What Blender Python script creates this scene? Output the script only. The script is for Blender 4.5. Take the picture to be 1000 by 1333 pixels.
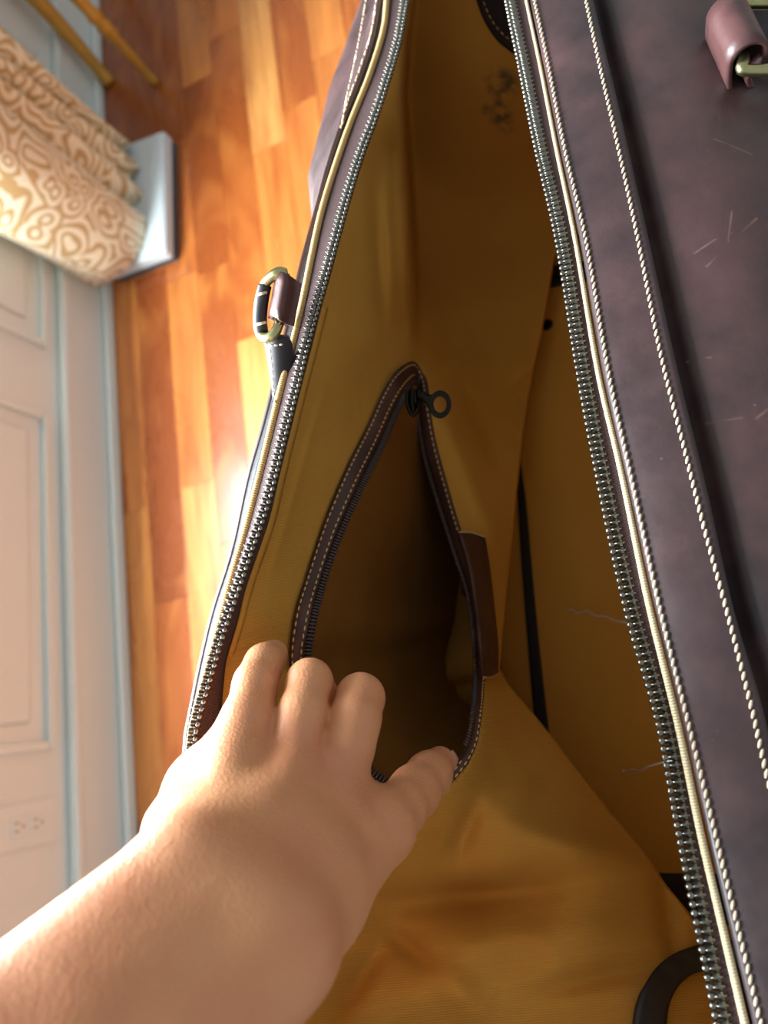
import bpy, bmesh, math, random
import numpy as np
from mathutils import Vector, Matrix

random.seed(7); np.random.seed(7)
for o in list(bpy.data.objects): bpy.data.objects.remove(o)
SC = bpy.context.scene
COL = SC.collection

# ------------------------------------------------------------------ camera
F = 960.0                      # focal length in pixels of the 1000 x 1333 frame
H = 1.2                        # camera height above the floor
n_ = np.array([447., -199., -960.]); n_ /= np.linalg.norm(n_)       # straight down, camera axes
w_ = np.array([-499., 3503., -960.]); w_ -= n_ * w_.dot(n_); w_ /= np.linalg.norm(w_)   # along the wall
e_ = np.cross(n_, w_); e_ /= np.linalg.norm(e_)                    # away from the wall
R = np.stack([e_, w_, -n_])    # camera vector -> world vector
CAM = np.array([0., 0., H])
cam = bpy.data.cameras.new('camera'); camo = bpy.data.objects.new('camera', cam); COL.objects.link(camo)
m4 = Matrix.Identity(4)
for i in range(3):
    for j in range(3): m4[i][j] = R[i][j]
    m4[i][3] = CAM[i]
camo.matrix_world = m4
cam.sensor_fit = 'HORIZONTAL'; cam.sensor_width = 36.0; cam.lens = 36.0 * F / 1000.0
cam.clip_start = 0.01; cam.clip_end = 50
cam.dof.use_dof = True; cam.dof.focus_distance = 0.315; cam.dof.aperture_fstop = 11.0
SC.camera = camo

# ------------------------------------------------------------------ world and light
wd = bpy.data.worlds.new('room_light'); SC.world = wd; wd.use_nodes = True
bg = wd.node_tree.nodes['Background']; bg.inputs[0].default_value = (0.93, 0.98, 1.0, 1); bg.inputs[1].default_value = 0.43
al = bpy.data.lights.new('window_daylight', 'AREA'); al.shape = 'RECTANGLE'; al.size = 1.15; al.size_y = 1.55
al.energy = 265; al.color = (0.86, 0.94, 1.0)
alo = bpy.data.objects.new('window_daylight', al); COL.objects.link(alo)
alo.location = (-1.34, 0.18, 1.21)
alo.rotation_euler = (0, math.radians(-90), 0); al.size, al.size_y = 1.5, 1.35
SC.view_settings.view_transform = 'Standard'; SC.view_settings.look = 'None'
SC.view_settings.gamma = 1.0; SC.view_settings.use_curve_mapping = False
SC.view_settings.exposure = 0.35

# ------------------------------------------------------------------ helpers
def ray(px, py): return np.array([px - 500.0, 667.0 - py, -F])
def P(px, py, d):              # point on the pixel's ray, d metres below the camera
    r = ray(px, py); r = r * (d / r.dot(n_)); return R @ r + CAM
def PZ(px, py, z):             # the same by depth along the lens axis
    return R @ (ray(px, py) * (z / F)) + CAM
def WP(x, y, d): return np.array([x, y, H - d])
def sq(d): return d if d < .37 else .37 + (d - .37) * .8
def pix(p):
    c = R.T @ (np.array(p) - CAM); return 500 + F * c[0] / -c[2], 667 - F * c[1] / -c[2]

def link(o, parent=None):
    COL.objects.link(o)
    if parent is not None:
        o.parent = parent
        if parent.parent is not None:
            o.matrix_parent_inverse = (Matrix.Translation(parent.parent.location) @ Matrix.Identity(4)).inverted() @ Matrix.Identity(4) if False else BASES[parent.name].inverted()
        else:
            o.matrix_parent_inverse = BASES[parent.name].inverted()
    BASES[o.name] = Matrix.Identity(4) if parent is not None or o.type == 'MESH' else Matrix.Translation(o.location)
    return o
BASES = {}
def tag(o, label=None, cat=None, group=None, kind=None):
    if label: o['label'] = label
    if cat: o['category'] = cat
    if group: o['group'] = group
    if kind: o['kind'] = kind
    return o
def thing(name, loc, label, cat, group=None):
    o = bpy.data.objects.new(name, None); o.empty_display_size = 0.05; o.location = loc
    link(o); return tag(o, label, cat, group)
def mesh_obj(name, verts, faces, mat, parent=None, smooth=True, uvs=None, attr=None):
    me = bpy.data.meshes.new(name)
    me.from_pydata([tuple(map(float, v)) for v in verts], [], [tuple(map(int, f)) for f in faces])
    if uvs is not None:
        uvl = me.uv_layers.new(name='UVMap')
        li = np.empty(len(me.loops), dtype=np.int32); me.loops.foreach_get('vertex_index', li)
        uvl.data.foreach_set('uv', np.asarray(uvs, dtype=np.float32)[li].ravel())
    me.validate(); me.update()
    if smooth: me.polygons.foreach_set('use_smooth', [True] * len(me.polygons))
    if mat: me.materials.append(mat)
    o = bpy.data.objects.new(name, me)
    return link(o, parent)

def cr(points, n, closed=False):             # Catmull-Rom through points, n samples, even by chord
    p = np.asarray(points, float)
    if len(p) == 2: return p[0] + np.linspace(0, 1, n)[:, None] * (p[1] - p[0])
    t = np.concatenate([[0], np.cumsum(np.linalg.norm(np.diff(p, axis=0), axis=1) ** 0.5 + 1e-9)])
    q = np.vstack([2 * p[0] - p[1], p, 2 * p[-1] - p[-2]])
    tt = np.concatenate([[2 * t[0] - t[1]], t, [2 * t[-1] - t[-2]]])
    if closed:
        q[0] = p[-2]; q[-1] = p[1]; tt[0] = t[0] - (t[-1] - t[-2]); tt[-1] = t[-1] + (t[1] - t[0])
    s = np.linspace(t[0], t[-1], n); out = np.empty((n, p.shape[1]))
    k = np.clip(np.searchsorted(t, s, 'right') - 1, 0, len(t) - 2)
    for i in range(n):
        a = k[i]; t0, t1, t2, t3 = tt[a:a + 4]; p0, p1, p2, p3 = q[a:a + 4]; u = s[i]
        A1 = (t1-u)/(t1-t0)*p0 + (u-t0)/(t1-t0)*p1; A2 = (t2-u)/(t2-t1)*p1 + (u-t1)/(t2-t1)*p2; A3 = (t3-u)/(t3-t2)*p2 + (u-t2)/(t3-t2)*p3
        B1 = (t2-u)/(t2-t0)*A1 + (u-t0)/(t2-t0)*A2; B2 = (t3-u)/(t3-t1)*A2 + (u-t1)/(t3-t1)*A3
        out[i] = (t2-u)/(t2-t1)*B1 + (u-t1)/(t2-t1)*B2
    return out
def even(path, n=None, step=None):   # resample a dense polyline evenly
    p = np.asarray(path, float); s = np.concatenate([[0], np.cumsum(np.linalg.norm(np.diff(p, axis=0), axis=1))])
    if n is None: n = max(2, int(round(s[-1] / step)) + 1)
    q = np.linspace(0, s[-1], n)
    return np.stack([np.interp(q, s, p[:, i]) for i in range(3)], 1)
def curve3(pts, n=80, pre=None, post=None):          # traced (px, py, drop) -> even world curve
    c = cr(pts, max(40, n * 3)); w = np.array([P(*q) for q in c])
    if pre is not None: w = np.vstack([cr(np.vstack([np.atleast_2d(pre), w[0], w[12]]), 40)[:-1], w[13:]])
    if post is not None: w = np.vstack([w[:-13], cr(np.vstack([w[-13], w[-1], np.atleast_2d(post)]), 60)[1:]])
    return even(w, n)

def grid_normals(G):
    du = np.gradient(G, axis=0); dv = np.gradient(G, axis=1)
    nn = np.cross(du, dv); nn /= np.linalg.norm(nn, axis=2, keepdims=True) + 1e-12
    return nn
def slab(name, G, th, mat, parent=None, keep=None, up=True):
    """a sheet through the grid of points G (nu, nv, 3) with thickness th, closed all round"""
    G = np.asarray(G, float); nu, nv = G.shape[:2]
    N = grid_normals(G)
    c = G.reshape(-1, 3); mid = c[len(c) // 2]
    if up:                     # first side looks to the camera
        s = np.sign(((CAM - G) * N).sum(2).sum())
        flip = s < 0
        if flip: N = -N
    else: flip = False
    B = G - N * th
    su = np.concatenate([[0], np.cumsum(np.linalg.norm(np.diff(G, axis=0), axis=2).mean(1))])
    sv = np.concatenate([[0], np.cumsum(np.linalg.norm(np.diff(G, axis=1), axis=2).mean(0))])
    UV = np.stack(np.meshgrid(su, sv, indexing='ij'), 2).reshape(-1, 2)
    V = np.vstack([G.reshape(-1, 3), B.reshape(-1, 3)]); off = nu * nv
    ii, jj = np.meshgrid(np.arange(nu - 1), np.arange(nv - 1), indexing='ij')
    if keep is None: keep = np.ones((nu - 1, nv - 1), bool)
    idx = lambda i, j: i * nv + j
    faces = []
    def q(a, b, c_, d): faces.append((d, c_, b, a) if flip else (a, b, c_, d))
    for i in range(nu - 1):
        for j in range(nv - 1):
            if not keep[i, j]: continue
            a, b, c2, d = idx(i, j), idx(i + 1, j), idx(i + 1, j + 1), idx(i, j + 1)
            q(a, b, c2, d); q(off + d, off + c2, off + b, off + a)
            if i == 0 or not keep[i - 1, j]: q(d, off + d, off + a, a)
            if i == nu - 2 or not keep[i + 1, j]: q(b, off + b, off + c2, c2)
            if j == 0 or not keep[i, j - 1]: q(a, off + a, off + b, b)
            if j == nv - 2 or not keep[i, j + 1]: q(c2, off + c2, off + d, d)
    used = sorted({k for f in faces for k in f}); mp = {k: t for t, k in enumerate(used)}
    faces = [tuple(mp[k] for k in f) for f in faces]
    UV2 = np.vstack([UV, UV])[used]
    return mesh_obj(name, V[used], faces, mat, parent, True, UV2)
def ribbon(name, A, B, th, mat, parent=None, across=4, bulge=0.0):
    n = len(A); t = np.linspace(0, 1, across)
    G = A[:, None, :] * (1 - t)[None, :, None] + B[:, None, :] * t[None, :, None]
    if bulge:
        N = grid_normals(G); s = np.sign(((CAM - G) * N).sum(2, keepdims=True)); G = G + N * s * (bulge * 4 * t * (1 - t))[None, :, None]
    return slab(name, G, th, mat, parent)
def frames(path):
    p = np.asarray(path, float); T = np.gradient(p, axis=0); T /= np.linalg.norm(T, axis=1, keepdims=True) + 1e-12
    up = np.array([0, 0, 1.0]); 
    if abs(T[0].dot(up)) > 0.9: up = np.array([0, 1.0, 0])
    Ns = np.empty_like(p); v = up - T[0] * up.dot(T[0]); v /= np.linalg.norm(v); Ns[0] = v
    for i in range(1, len(p)):
        v = Ns[i - 1] - T[i] * Ns[i - 1].dot(T[i]); v /= np.linalg.norm(v) + 1e-12; Ns[i] = v
    return T, Ns, np.cross(T, Ns)
def tube_data(path, rad, seg=8, closed=False):
    p = np.asarray(path, float); n = len(p); rad = np.broadcast_to(rad, (n,))
    T, N1, N2 = frames(p); V = []; Fc = []; UV = []
    s = np.concatenate([[0], np.cumsum(np.linalg.norm(np.diff(p, axis=0), axis=1))])
    for i in range(n):
        for k in range(seg):
            a = 2 * math.pi * k / seg; V.append(p[i] + rad[i] * (math.cos(a) * N1[i] + math.sin(a) * N2[i])); UV.append((s[i], k / seg * 0.01))
    for i in range(n - 1 + (1 if closed else 0)):
        j = (i + 1) % n
        for k in range(seg):
            l = (k + 1) % seg; Fc.append((i * seg + k, i * seg + l, j * seg + l, j * seg + k))
    if not closed:
        Fc.append(tuple(range(seg))[::-1]); Fc.append(tuple((n - 1) * seg + k for k in range(seg)))
    return V, Fc, UV
def tube(name, path, rad, mat, parent=None, seg=8, closed=False):
    V, Fc, UV = tube_data(path, rad, seg, closed); return mesh_obj(name, V, Fc, mat, parent, True, UV)
def merge(parts):
    V = []; Fc = []
    for v, f in parts:
        o = len(V); V.extend(v); Fc.extend([tuple(i + o for i in q) for q in f])
    return V, Fc
def bead(c, ax, side, up, l, w, h):      # a small rounded spindle of half sizes l, w, h
    V = []; Fc = []; seg = 6
    rings = [(-1, 0.0), (-0.75, .65), (0, 1.0), (0.75, .65), (1, 0.0)]
    V.append(c - ax * l)
    for t, s in rings[1:-1]:
        for k in range(seg):
            a = 2 * math.pi * k / seg; V.append(c + ax * l * t + side * w * s * math.cos(a) + up * h * s * math.sin(a))
    V.append(c + ax * l); last = len(V) - 1
    for k in range(seg):
        l2 = (k + 1) % seg
        Fc.append((0, 1 + l2, 1 + k))
        for r in range(2): Fc.append((1 + r * seg + k, 1 + r * seg + l2, 1 + (r + 1) * seg + l2, 1 + (r + 1) * seg + k))
        Fc.append((1 + 2 * seg + k, 1 + 2 * seg + l2, last))
    return V, Fc
def stitches(name, path, pitch, length, width, height, mat, parent, slant=0.0, lift=0.0):
    p = even(path, step=pitch); T = np.gradient(p, axis=0); T /= np.linalg.norm(T, axis=1, keepdims=True)
    parts = []
    for i in range(len(p)):
        v = CAM - p[i]; v /= np.linalg.norm(v); up = v - T[i] * v.dot(T[i]); up /= np.linalg.norm(up); s = np.cross(up, T[i])
        ax = T[i] * math.cos(slant) + s * math.sin(slant); sd = np.cross(up, ax)
        parts.append(bead(p[i] + up * lift, ax, sd, up, length / 2, width / 2, height / 2))
    V, Fc = merge(parts)
    return tag(mesh_obj(name, V, Fc, mat, parent), kind='stuff')
def box(name, lo, hi, mat, parent=None, bevel=0.0, seg=2):
    bm = bmesh.new(); bmesh.ops.create_cube(bm, size=1)
    lo = np.array(lo, float); hi = np.array(hi, float)
    for v in bm.verts: v.co = Vector((lo + hi) / 2 + np.array(v.co) * (hi - lo))
    if bevel: bmesh.ops.bevel(bm, geom=bm.edges[:], offset=bevel, segments=seg, affect='EDGES', profile=0.5)
    me = bpy.data.meshes.new(name); bm.to_mesh(me); bm.free(); me.materials.append(mat)
    return link(bpy.data.objects.new(name, me), parent)
class TPS:                      # thin-plate spline through scattered (x, y, value)
    def __init__(s, pts, lam=0.0):
        p = np.asarray(pts, float); s.xy = p[:, :2] / 300.0; m = len(p)
        K = s.phi(s.xy, s.xy) + lam * np.eye(m); Q = np.hstack([np.ones((m, 1)), s.xy])
        A = np.block([[K, Q], [Q.T, np.zeros((3, 3))]]); s.c = np.linalg.solve(A, np.concatenate([p[:, 2], np.zeros(3)]))
    def phi(s, a, b):
        d2 = ((a[:, None, :] - b[None, :, :]) ** 2).sum(2); return 0.5 * d2 * np.log(d2 + 1e-12)
    def __call__(s, x, y):
        x = np.asarray(x, float); q = np.stack([x.ravel(), np.asarray(y, float).ravel()], 1) / 300.0
        v = s.phi(q, s.xy) @ s.c[:-3] + np.hstack([np.ones((len(q), 1)), q]) @ s.c[-3:]; return v.reshape(x.shape)

# ------------------------------------------------------------------ materials
def srgb(r, g, b):
    f = lambda c: (c / 255 / 12.92) if c / 255 <= 0.04045 else ((c / 255 + 0.055) / 1.055) ** 2.4
    return (f(r), f(g), f(b), 1)
class NT:
    def __init__(s, name):
        s.m = bpy.data.materials.new(name); s.m.use_nodes = True; s.t = s.m.node_tree; s.b = s.t.nodes['Principled BSDF']
    def n(s, typ, **kw):
        x = s.t.nodes.new(typ)
        for k, v in kw.items(): setattr(x, k, v)
        return x
    def l(s, a, b): s.t.links.new(a, b)
    def math(s, op, a, b=None, clamp=False):
        x = s.n('ShaderNodeMath', operation=op, use_clamp=clamp)
        for i, v in enumerate((a, b)):
            if v is None: continue
            if isinstance(v, (int, float)): x.inputs[i].default_value = v
            else: s.l(v, x.inputs[i])
        return x.outputs[0]
    def noise(s, scale, detail=3, vec=None, rough=0.5, dist=0.0):
        x = s.n('ShaderNodeTexNoise'); x.inputs['Scale'].default_value = scale; x.inputs['Detail'].default_value = detail
        x.inputs['Roughness'].default_value = rough; x.inputs['Distortion'].default_value = dist
        if vec is not None: s.l(vec, x.inputs['Vector'])
        return x.outputs['Fac']
    def ramp(s, fac, stops):
        x = s.n('ShaderNodeValToRGB'); cr_ = x.color_ramp
        while len(cr_.elements) < len(stops): cr_.elements.new(0.5)
        for e, (p, c) in zip(cr_.elements, stops): e.position = p; e.color = c
        s.l(fac, x.inputs[0]); return x.outputs[0]
    def mix(s, fac, a, b, mode='MIX'):
        x = s.n('ShaderNodeMix', data_type='RGBA', blend_type=mode)
        for sock, v in ((x.inputs[0], fac), (x.inputs[6], a), (x.inputs[7], b)):
            if isinstance(v, (int, float)): sock.default_value = v
            elif isinstance(v, tuple): sock.default_value = v
            else: s.l(v, sock)
        return x.outputs[2]
    def bump(s, h, strength, dist, prev=None):
        x = s.n('ShaderNodeBump'); x.inputs['Strength'].default_value = strength; x.inputs['Distance'].default_value = dist
        s.l(h, x.inputs['Height'])
        if prev is not None: s.l(prev, x.inputs['Normal'])
        return x.outputs[0]
    def pos(s): return s.n('ShaderNodeNewGeometry').outputs['Position']
    def uv(s): return s.n('ShaderNodeTexCoord').outputs['UV']
    def mapping(s, v, scale=(1, 1, 1), rot=(0, 0, 0), loc=(0, 0, 0)):
        x = s.n('ShaderNodeMapping'); x.inputs['Scale'].default_value = scale; x.inputs['Rotation'].default_value = rot; x.inputs['Location'].default_value = loc
        s.l(v, x.inputs['Vector']); return x.outputs[0]
    def seg(s, A, B, wid):      # mask of a straight scratch from A to B
        p = s.pos(); A = Vector(A); B = Vector(B); ba = B - A
        sub = s.n('ShaderNodeVectorMath', operation='SUBTRACT'); s.l(p, sub.inputs[0]); sub.inputs[1].default_value = A
        dot = s.n('ShaderNodeVectorMath', operation='DOT_PRODUCT'); s.l(sub.outputs[0], dot.inputs[0]); dot.inputs[1].default_value = ba / ba.length_squared
        h = s.math('ADD', dot.outputs['Value'], 0.0, True)
        sc = s.n('ShaderNodeVectorMath', operation='SCALE'); sc.inputs[0].default_value = ba; s.l(h, sc.inputs['Scale'])
        d = s.n('ShaderNodeVectorMath', operation='DISTANCE'); s.l(sub.outputs[0], d.inputs[0]); s.l(sc.outputs[0], d.inputs[1])
        return s.math('SUBTRACT', 1.0, s.math('DIVIDE', d.outputs['Value'], wid), True)
    def blob(s, C, rad):
        p = s.pos(); d = s.n('ShaderNodeVectorMath', operation='DISTANCE'); s.l(p, d.inputs[0]); d.inputs[1].default_value = C
        return s.math('SUBTRACT', 1.0, s.math('DIVIDE', d.outputs['Value'], rad), True)
    def set(s, **kw):
        for k, v in kw.items():
            i = s.b.inputs[k.replace('_', ' ')]
            if isinstance(v, (int, float, tuple)): i.default_value = v
            else: s.l(v, i)
        return s

def canvas_mat(name, c1, c2, ribs='u', stain=None):
    m = NT(name); uv = m.uv()
    sep = m.n('ShaderNodeSeparateXYZ'); m.l(uv, sep.inputs[0])
    a = sep.outputs[0] if ribs == 'u' else sep.outputs[1]; b = sep.outputs[1] if ribs == 'u' else sep.outputs[0]
    w1 = m.math('SINE', m.math('MULTIPLY', m.math('ADD', a, m.math('MULTIPLY', b, 0.06)), 2 * math.pi / 0.00115))
    w2 = m.math('SINE', m.math('MULTIPLY', b, 2 * math.pi / 0.0006))
    h = m.math('ADD', w1, m.math('MULTIPLY', w2, 0.3))
    ns = m.noise(22, 4, m.pos()); nf = m.noise(900, 2, m.pos())
    col = m.mix(ns, c1, c2)
    col = m.mix(m.math('MULTIPLY', m.math('ADD', w1, 1.0), 0.11), col, tuple(x * 0.45 for x in c1[:3]) + (1,))
    col = m.mix(m.math('MULTIPLY', nf, 0.18), col, tuple(x * 0.6 for x in c1[:3]) + (1,))
    if stain:
        f = None
        for c, r in stain:
            k = m.math('MULTIPLY', m.blob(c, r), 2.2, True); f = k if f is None else m.math('MAXIMUM', f, k)
        f = m.math('MULTIPLY', f, m.ramp(m.noise(130, 4, m.pos()), [(0.4, (0, 0, 0, 1)), (0.62, (1, 1, 1, 1))]))
        col = m.mix(m.math('MULTIPLY', f, 0.75), col, srgb(70, 66, 60))
    big = m.noise(14, 3, m.pos())
    nb = m.bump(big, 0.25, 0.012); nb = m.bump(h, 0.35, 0.00018, nb)
    m.set(Base_Color=col, Roughness=0.9, Normal=nb, Specular_IOR_Level=0.12)
    return m.m
CV1, CV2 = srgb(206, 154, 70), srgb(192, 138, 56)
M = {}
M['lining'] = canvas_mat('tan_canvas', CV1, CV2, 'u', [(P(652, 112, .419), .015), (P(646, 150, .438), .014), (P(655, 172, .448), .011)])
M['lining_v'] = canvas_mat('tan_canvas_cross', CV1, CV2, 'v')
M['board'] = canvas_mat('board_canvas', srgb(220, 168, 78), srgb(210, 154, 66), 'u')
M['pocket'] = canvas_mat('shaded_pocket_canvas', srgb(140, 92, 36), srgb(118, 76, 28), 'v')  # lining canvas darkened, the shade inside the pocket put into its colour

def leather(name, c1, c2, rough=0.42, scuff=None, spec=0.5, coat=0.0, bumpy=0.25):
    m = NT(name); p = m.pos()
    n1 = m.noise(9, 5, p, 0.6); n2 = m.noise(60, 4, p, 0.6); n3 = m.noise(1500, 2, p)
    f = m.ramp(m.math('ADD', m.math('MULTIPLY', n1, 0.75), m.math('MULTIPLY', n2, 0.25)), [(0.40, (0, 0, 0, 1)), (0.60, (1, 1, 1, 1))])
    col = m.mix(f, c1, c2)
    col = m.mix(m.math('MULTIPLY', m.ramp(m.noise(22, 4, p, 0.6), [(0.5, (0, 0, 0, 1)), (0.72, (1, 1, 1, 1))]), 0.4), col, tuple(min(1, x * 1.9) for x in c2[:3]) + (1,))
    v = m.n('ShaderNodeTexVoronoi'); v.inputs['Scale'].default_value = 170; m.l(p, v.inputs['Vector'])
    sp = m.ramp(v.outputs['Distance'], [(0.05, (1, 1, 1, 1)), (0.11, (0, 0, 0, 1))])
    sp = m.math('MULTIPLY', sp, m.ramp(m.noise(45, 2, p), [(0.58, (0, 0, 0, 1)), (0.7, (1, 1, 1, 1))]))
    col = m.mix(m.math('MULTIPLY', sp, 0.3), col, srgb(150, 125, 115))
    for (A, B, wid, st) in (scuff or []):
        k = m.math('MULTIPLY', m.math('MULTIPLY', m.seg(A, B, wid), m.math('ADD', m.noise(300, 2, p), 0.25)), st, True)
        col = m.mix(k, col, srgb(150, 112, 96))
    r = m.math('ADD', rough - 0.17, m.math('MULTIPLY', n2, 0.34))
    nb = m.bump(m.math('ADD', m.math('MULTIPLY', n3, 0.5), m.noise(260, 3, p)), bumpy, 0.0004)
    m.set(Base_Color=col, Roughness=r, Normal=nb, Specular_IOR_Level=spec, Coat_Weight=coat, Coat_Roughness=0.3)
    return m.m
M['leather'] = leather('dark_brown_leather', srgb(44, 32, 34), srgb(68, 46, 46), 0.42, None, 0.6)
M['leather_trim'] = leather('brown_trim_leather', srgb(58, 32, 24), srgb(72, 42, 30), 0.5)
M['leather_edge'] = leather('black_leather_edge', srgb(30, 28, 32), srgb(44, 40, 44), 0.5)
M['leather_tab'] = leather('tab_leather', srgb(62, 38, 38), srgb(84, 54, 52), 0.4)
def plain(name, c, rough=0.5, metal=0.0, c2=None, scale=40, **kw):
    m = NT(name)
    if c2 is not None: m.set(Base_Color=m.mix(m.noise(scale, 4, m.pos()), c, c2))
    else: m.set(Base_Color=c)
    return m.set(Roughness=rough, Metallic=metal, **kw).m
M['thread'] = plain('cream_thread', srgb(226, 206, 178), 0.7, 0, srgb(205, 180, 150), 500)
M['thread_white'] = plain('white_thread', srgb(250, 246, 236), 0.7, 0, srgb(240, 234, 220), 500)
M['thread_gold'] = plain('gold_thread', srgb(214, 178, 124), 0.7, 0, srgb(196, 156, 100), 500)
M['brass'] = plain('antique_brass', srgb(150, 148, 138), 0.3, 1.0, srgb(96, 92, 84), 700)
M['brass_ring'] = plain('pale_brass', srgb(196, 196, 150), 0.32, 1.0, srgb(150, 146, 96), 220)
M['gun'] = plain('dark_bronze', srgb(48, 44, 38), 0.4, 1.0, srgb(30, 28, 25), 300)
M['black_nylon'] = plain('black_webbing', srgb(24, 20, 24), 0.7, 0, srgb(34, 28, 30), 400)
M['dark_coil'] = plain('dark_coil', srgb(46, 36, 34), 0.4, 0.0, srgb(70, 58, 54), 600)
def tape_mat():
    m = NT('brown_zipper_tape'); uv = m.uv(); sep = m.n('ShaderNodeSeparateXYZ'); m.l(uv, sep.inputs[0])
    z = m.math('PINGPONG', sep.outputs[1], 0.0011)
    w = m.math('SINE', m.math('MULTIPLY', m.math('ADD', sep.outputs[0], m.math('MULTIPLY', z, 1.2)), 2 * math.pi / 0.0012))
    f = m.math('MULTIPLY', m.math('ADD', w, 1.0), 0.5)
    m.set(Base_Color=m.mix(f, srgb(38, 25, 24), srgb(88, 60, 58)), Roughness=0.8, Normal=m.bump(w, 0.4, 0.0002)); return m.m
M['tape'] = tape_mat()
def cord_mat(name, c1, c2):
    m = NT(name); uv = m.uv(); sep = m.n('ShaderNodeSeparateXYZ'); m.l(uv, sep.inputs[0])
    w = m.math('SINE', m.math('MULTIPLY', sep.outputs[0], 2 * math.pi / 0.0011))
    m.set(Base_Color=m.mix(m.math('MULTIPLY', m.math('ADD', w, 1.0), 0.5), c1, c2), Roughness=0.75, Normal=m.bump(w, 0.5, 0.0003)); return m.m
M['cord'] = cord_mat('ribbed_tan_cord', srgb(226, 190, 128), srgb(190, 146, 82)); M['cord_pale'] = cord_mat('ribbed_cream_cord', srgb(226, 212, 176), srgb(202, 180, 136))

# ------------------------------------------------------------------ the room
WX = -1.14                     # face of the wall
def wall_mat():
    m = NT('white_paint'); m.set(Base_Color=m.mix(m.noise(3, 3, m.pos()), srgb(214, 226, 225), srgb(220, 230, 228)), Roughness=0.35, Normal=m.bump(m.noise(120, 3, m.pos()), 0.05, 0.001)); return m.m
M['wall'] = wall_mat()
def wood_mat():
    m = NT('cherry_plank'); oi = m.n('ShaderNodeObjectInfo'); p = m.pos()
    rnd = oi.outputs['Random']
    off = m.n('ShaderNodeVectorMath', operation='ADD'); m.l(p, off.inputs[0])
    cmb = m.n('ShaderNodeCombineXYZ'); m.l(m.math('MULTIPLY', rnd, 7.0), cmb.inputs[0]); m.l(m.math('MULTIPLY', rnd, 31.0), cmb.inputs[1]); m.l(cmb.outputs[0], off.inputs[1])
    base = m.ramp(rnd, [(0.0, srgb(142, 70, 30)), (0.25, srgb(168, 88, 38)), (0.55, srgb(188, 106, 48)), (0.85, srgb(204, 126, 60)), (0.96, srgb(216, 152, 84)), (1.0, srgb(150, 76, 36))])
    g = m.noise(1.0, 5, m.mapping(off.outputs[0], (34, 2.2, 1)), 0.55, 0.6); g2 = m.noise(1.0, 3, m.mapping(off.outputs[0], (9, 3.5, 1)), 0.5, 1.5)
    col = m.mix(m.ramp(g, [(0.35, (0, 0, 0, 1)), (0.7, (0.75, 0.75, 0.75, 1))]), base, srgb(138, 68, 28))
    col = m.mix(m.ramp(g2, [(0.5, (0, 0, 0, 1)), (0.75, (0.5, 0.5, 0.5, 1))]), col, srgb(206, 128, 58))
    m.set(Base_Color=col, Roughness=m.math('ADD', 0.22, m.math('MULTIPLY', g2, 0.12)), Coat_Weight=0.3, Coat_Roughness=0.2, Normal=m.bump(g, 0.05, 0.001)); return m.m
M['wood'] = wood_mat()
M['subfloor'] = plain('dark_subfloor', srgb(52, 26, 14), 0.8, 0, srgb(40, 20, 12), 20)
fl = tag(box('floor', (-1.3, -1.6, -0.06), (1.4, 3.4, -0.006), M['subfloor']), kind='structure')
pm = bpy.data.meshes.new('plank'); bm = bmesh.new(); bmesh.ops.create_cube(bm, size=1)
for v in bm.verts: v.co.z = v.co.z * 1.0
bmesh.ops.bevel(bm, geom=[e for e in bm.edges if all(v.co.z > 0 for v in e.verts)], offset=0.004, segments=1, affect='EDGES')
bm.to_mesh(pm); bm.free(); pm.materials.append(M['wood'])
pw = 0.087; x = WX + 0.012; rng = random.Random(11)
while x < 1.3:
    y = -1.5 - rng.random() * 0.5
    while y < 3.3:
        L = rng.uniform(0.35, 0.95); o = bpy.data.objects.new('plank', pm)
        y0, y1 = max(y, -1.58), min(y + L, 3.38)
        if y1 > y0 + 0.02:
            o.location = (x + pw / 2, (y0 + y1) / 2, -0.006); o.scale = (pw - 0.0008, (y1 - y0) - 0.001, 0.012)
            link(o, fl)
        y += L
    x += pw
# wall with a window opening above the frame of the photograph
WY0, WY1, WZ0, WZ1 = -0.5, 1.0, 0.45, 1.98
wl = thing('wall_left', (WX, 0, 0), None, None); wl['kind'] = 'structure'
T = 0.14
box('wall_panel', (WX - T, -1.6, -0.05), (WX, WY0, 2.6), M['wall'], wl)
box('wall_panel', (WX - T, WY1, -0.05), (WX, 3.4, 2.6), M['wall'], wl)
box('wall_panel', (WX - T, WY0, -0.05), (WX, WY1, WZ0), M['wall'], wl)
box('wall_panel', (WX - T, WY0, WZ1), (WX, WY1, 2.6), M['wall'], wl)
tag(box('wall_far', (WX - T, 3.4, -0.05), (1.4, 3.5, 2.6), M['wall']), kind='structure')
bb = tag(box('baseboard_left', (WX, -1.6, 0.0), (WX + 0.016, 3.4, 0.125), M['wall'], None, 0.004), kind='structure')
box('cap_moulding', (WX, -1.6, 0.125), (WX + 0.022, 3.4, 0.145), M['wall'], bb, 0.006)
box('shoe_moulding', (WX + 0.016, -1.6, 0.0), (WX + 0.032, 3.4, 0.03), M['wall'], bb, 0.008, 3)
def wain(y0, y1, z0, z1):      # raised frame round a recessed panel
    t = 0.016
    for a, b, c, d in ((y0, y1, z0, z0 + t), (y0, y1, z1 - t, z1), (y0, y0 + t, z0 + t, z1 - t), (y1 - t, y1, z0 + t, z1 - t)):
        box('panel_moulding', (WX - 0.001, a, c), (WX + 0.012, b, d), M['wall'], wl, 0.004)
    box('raised_panel', (WX - 0.001, y0 + .05, z0 + .05), (WX + 0.006, y1 - .05, z1 - .05), M['wall'], wl, 0.005)
wain(0.02, 0.68, 0.175, 0.42); wain(0.83, 1.60, 0.175, 0.42)
wn = thing('window_1', (WX, WY0, WZ0), None, None); wn['kind'] = 'structure'
fr = 0.05
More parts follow.
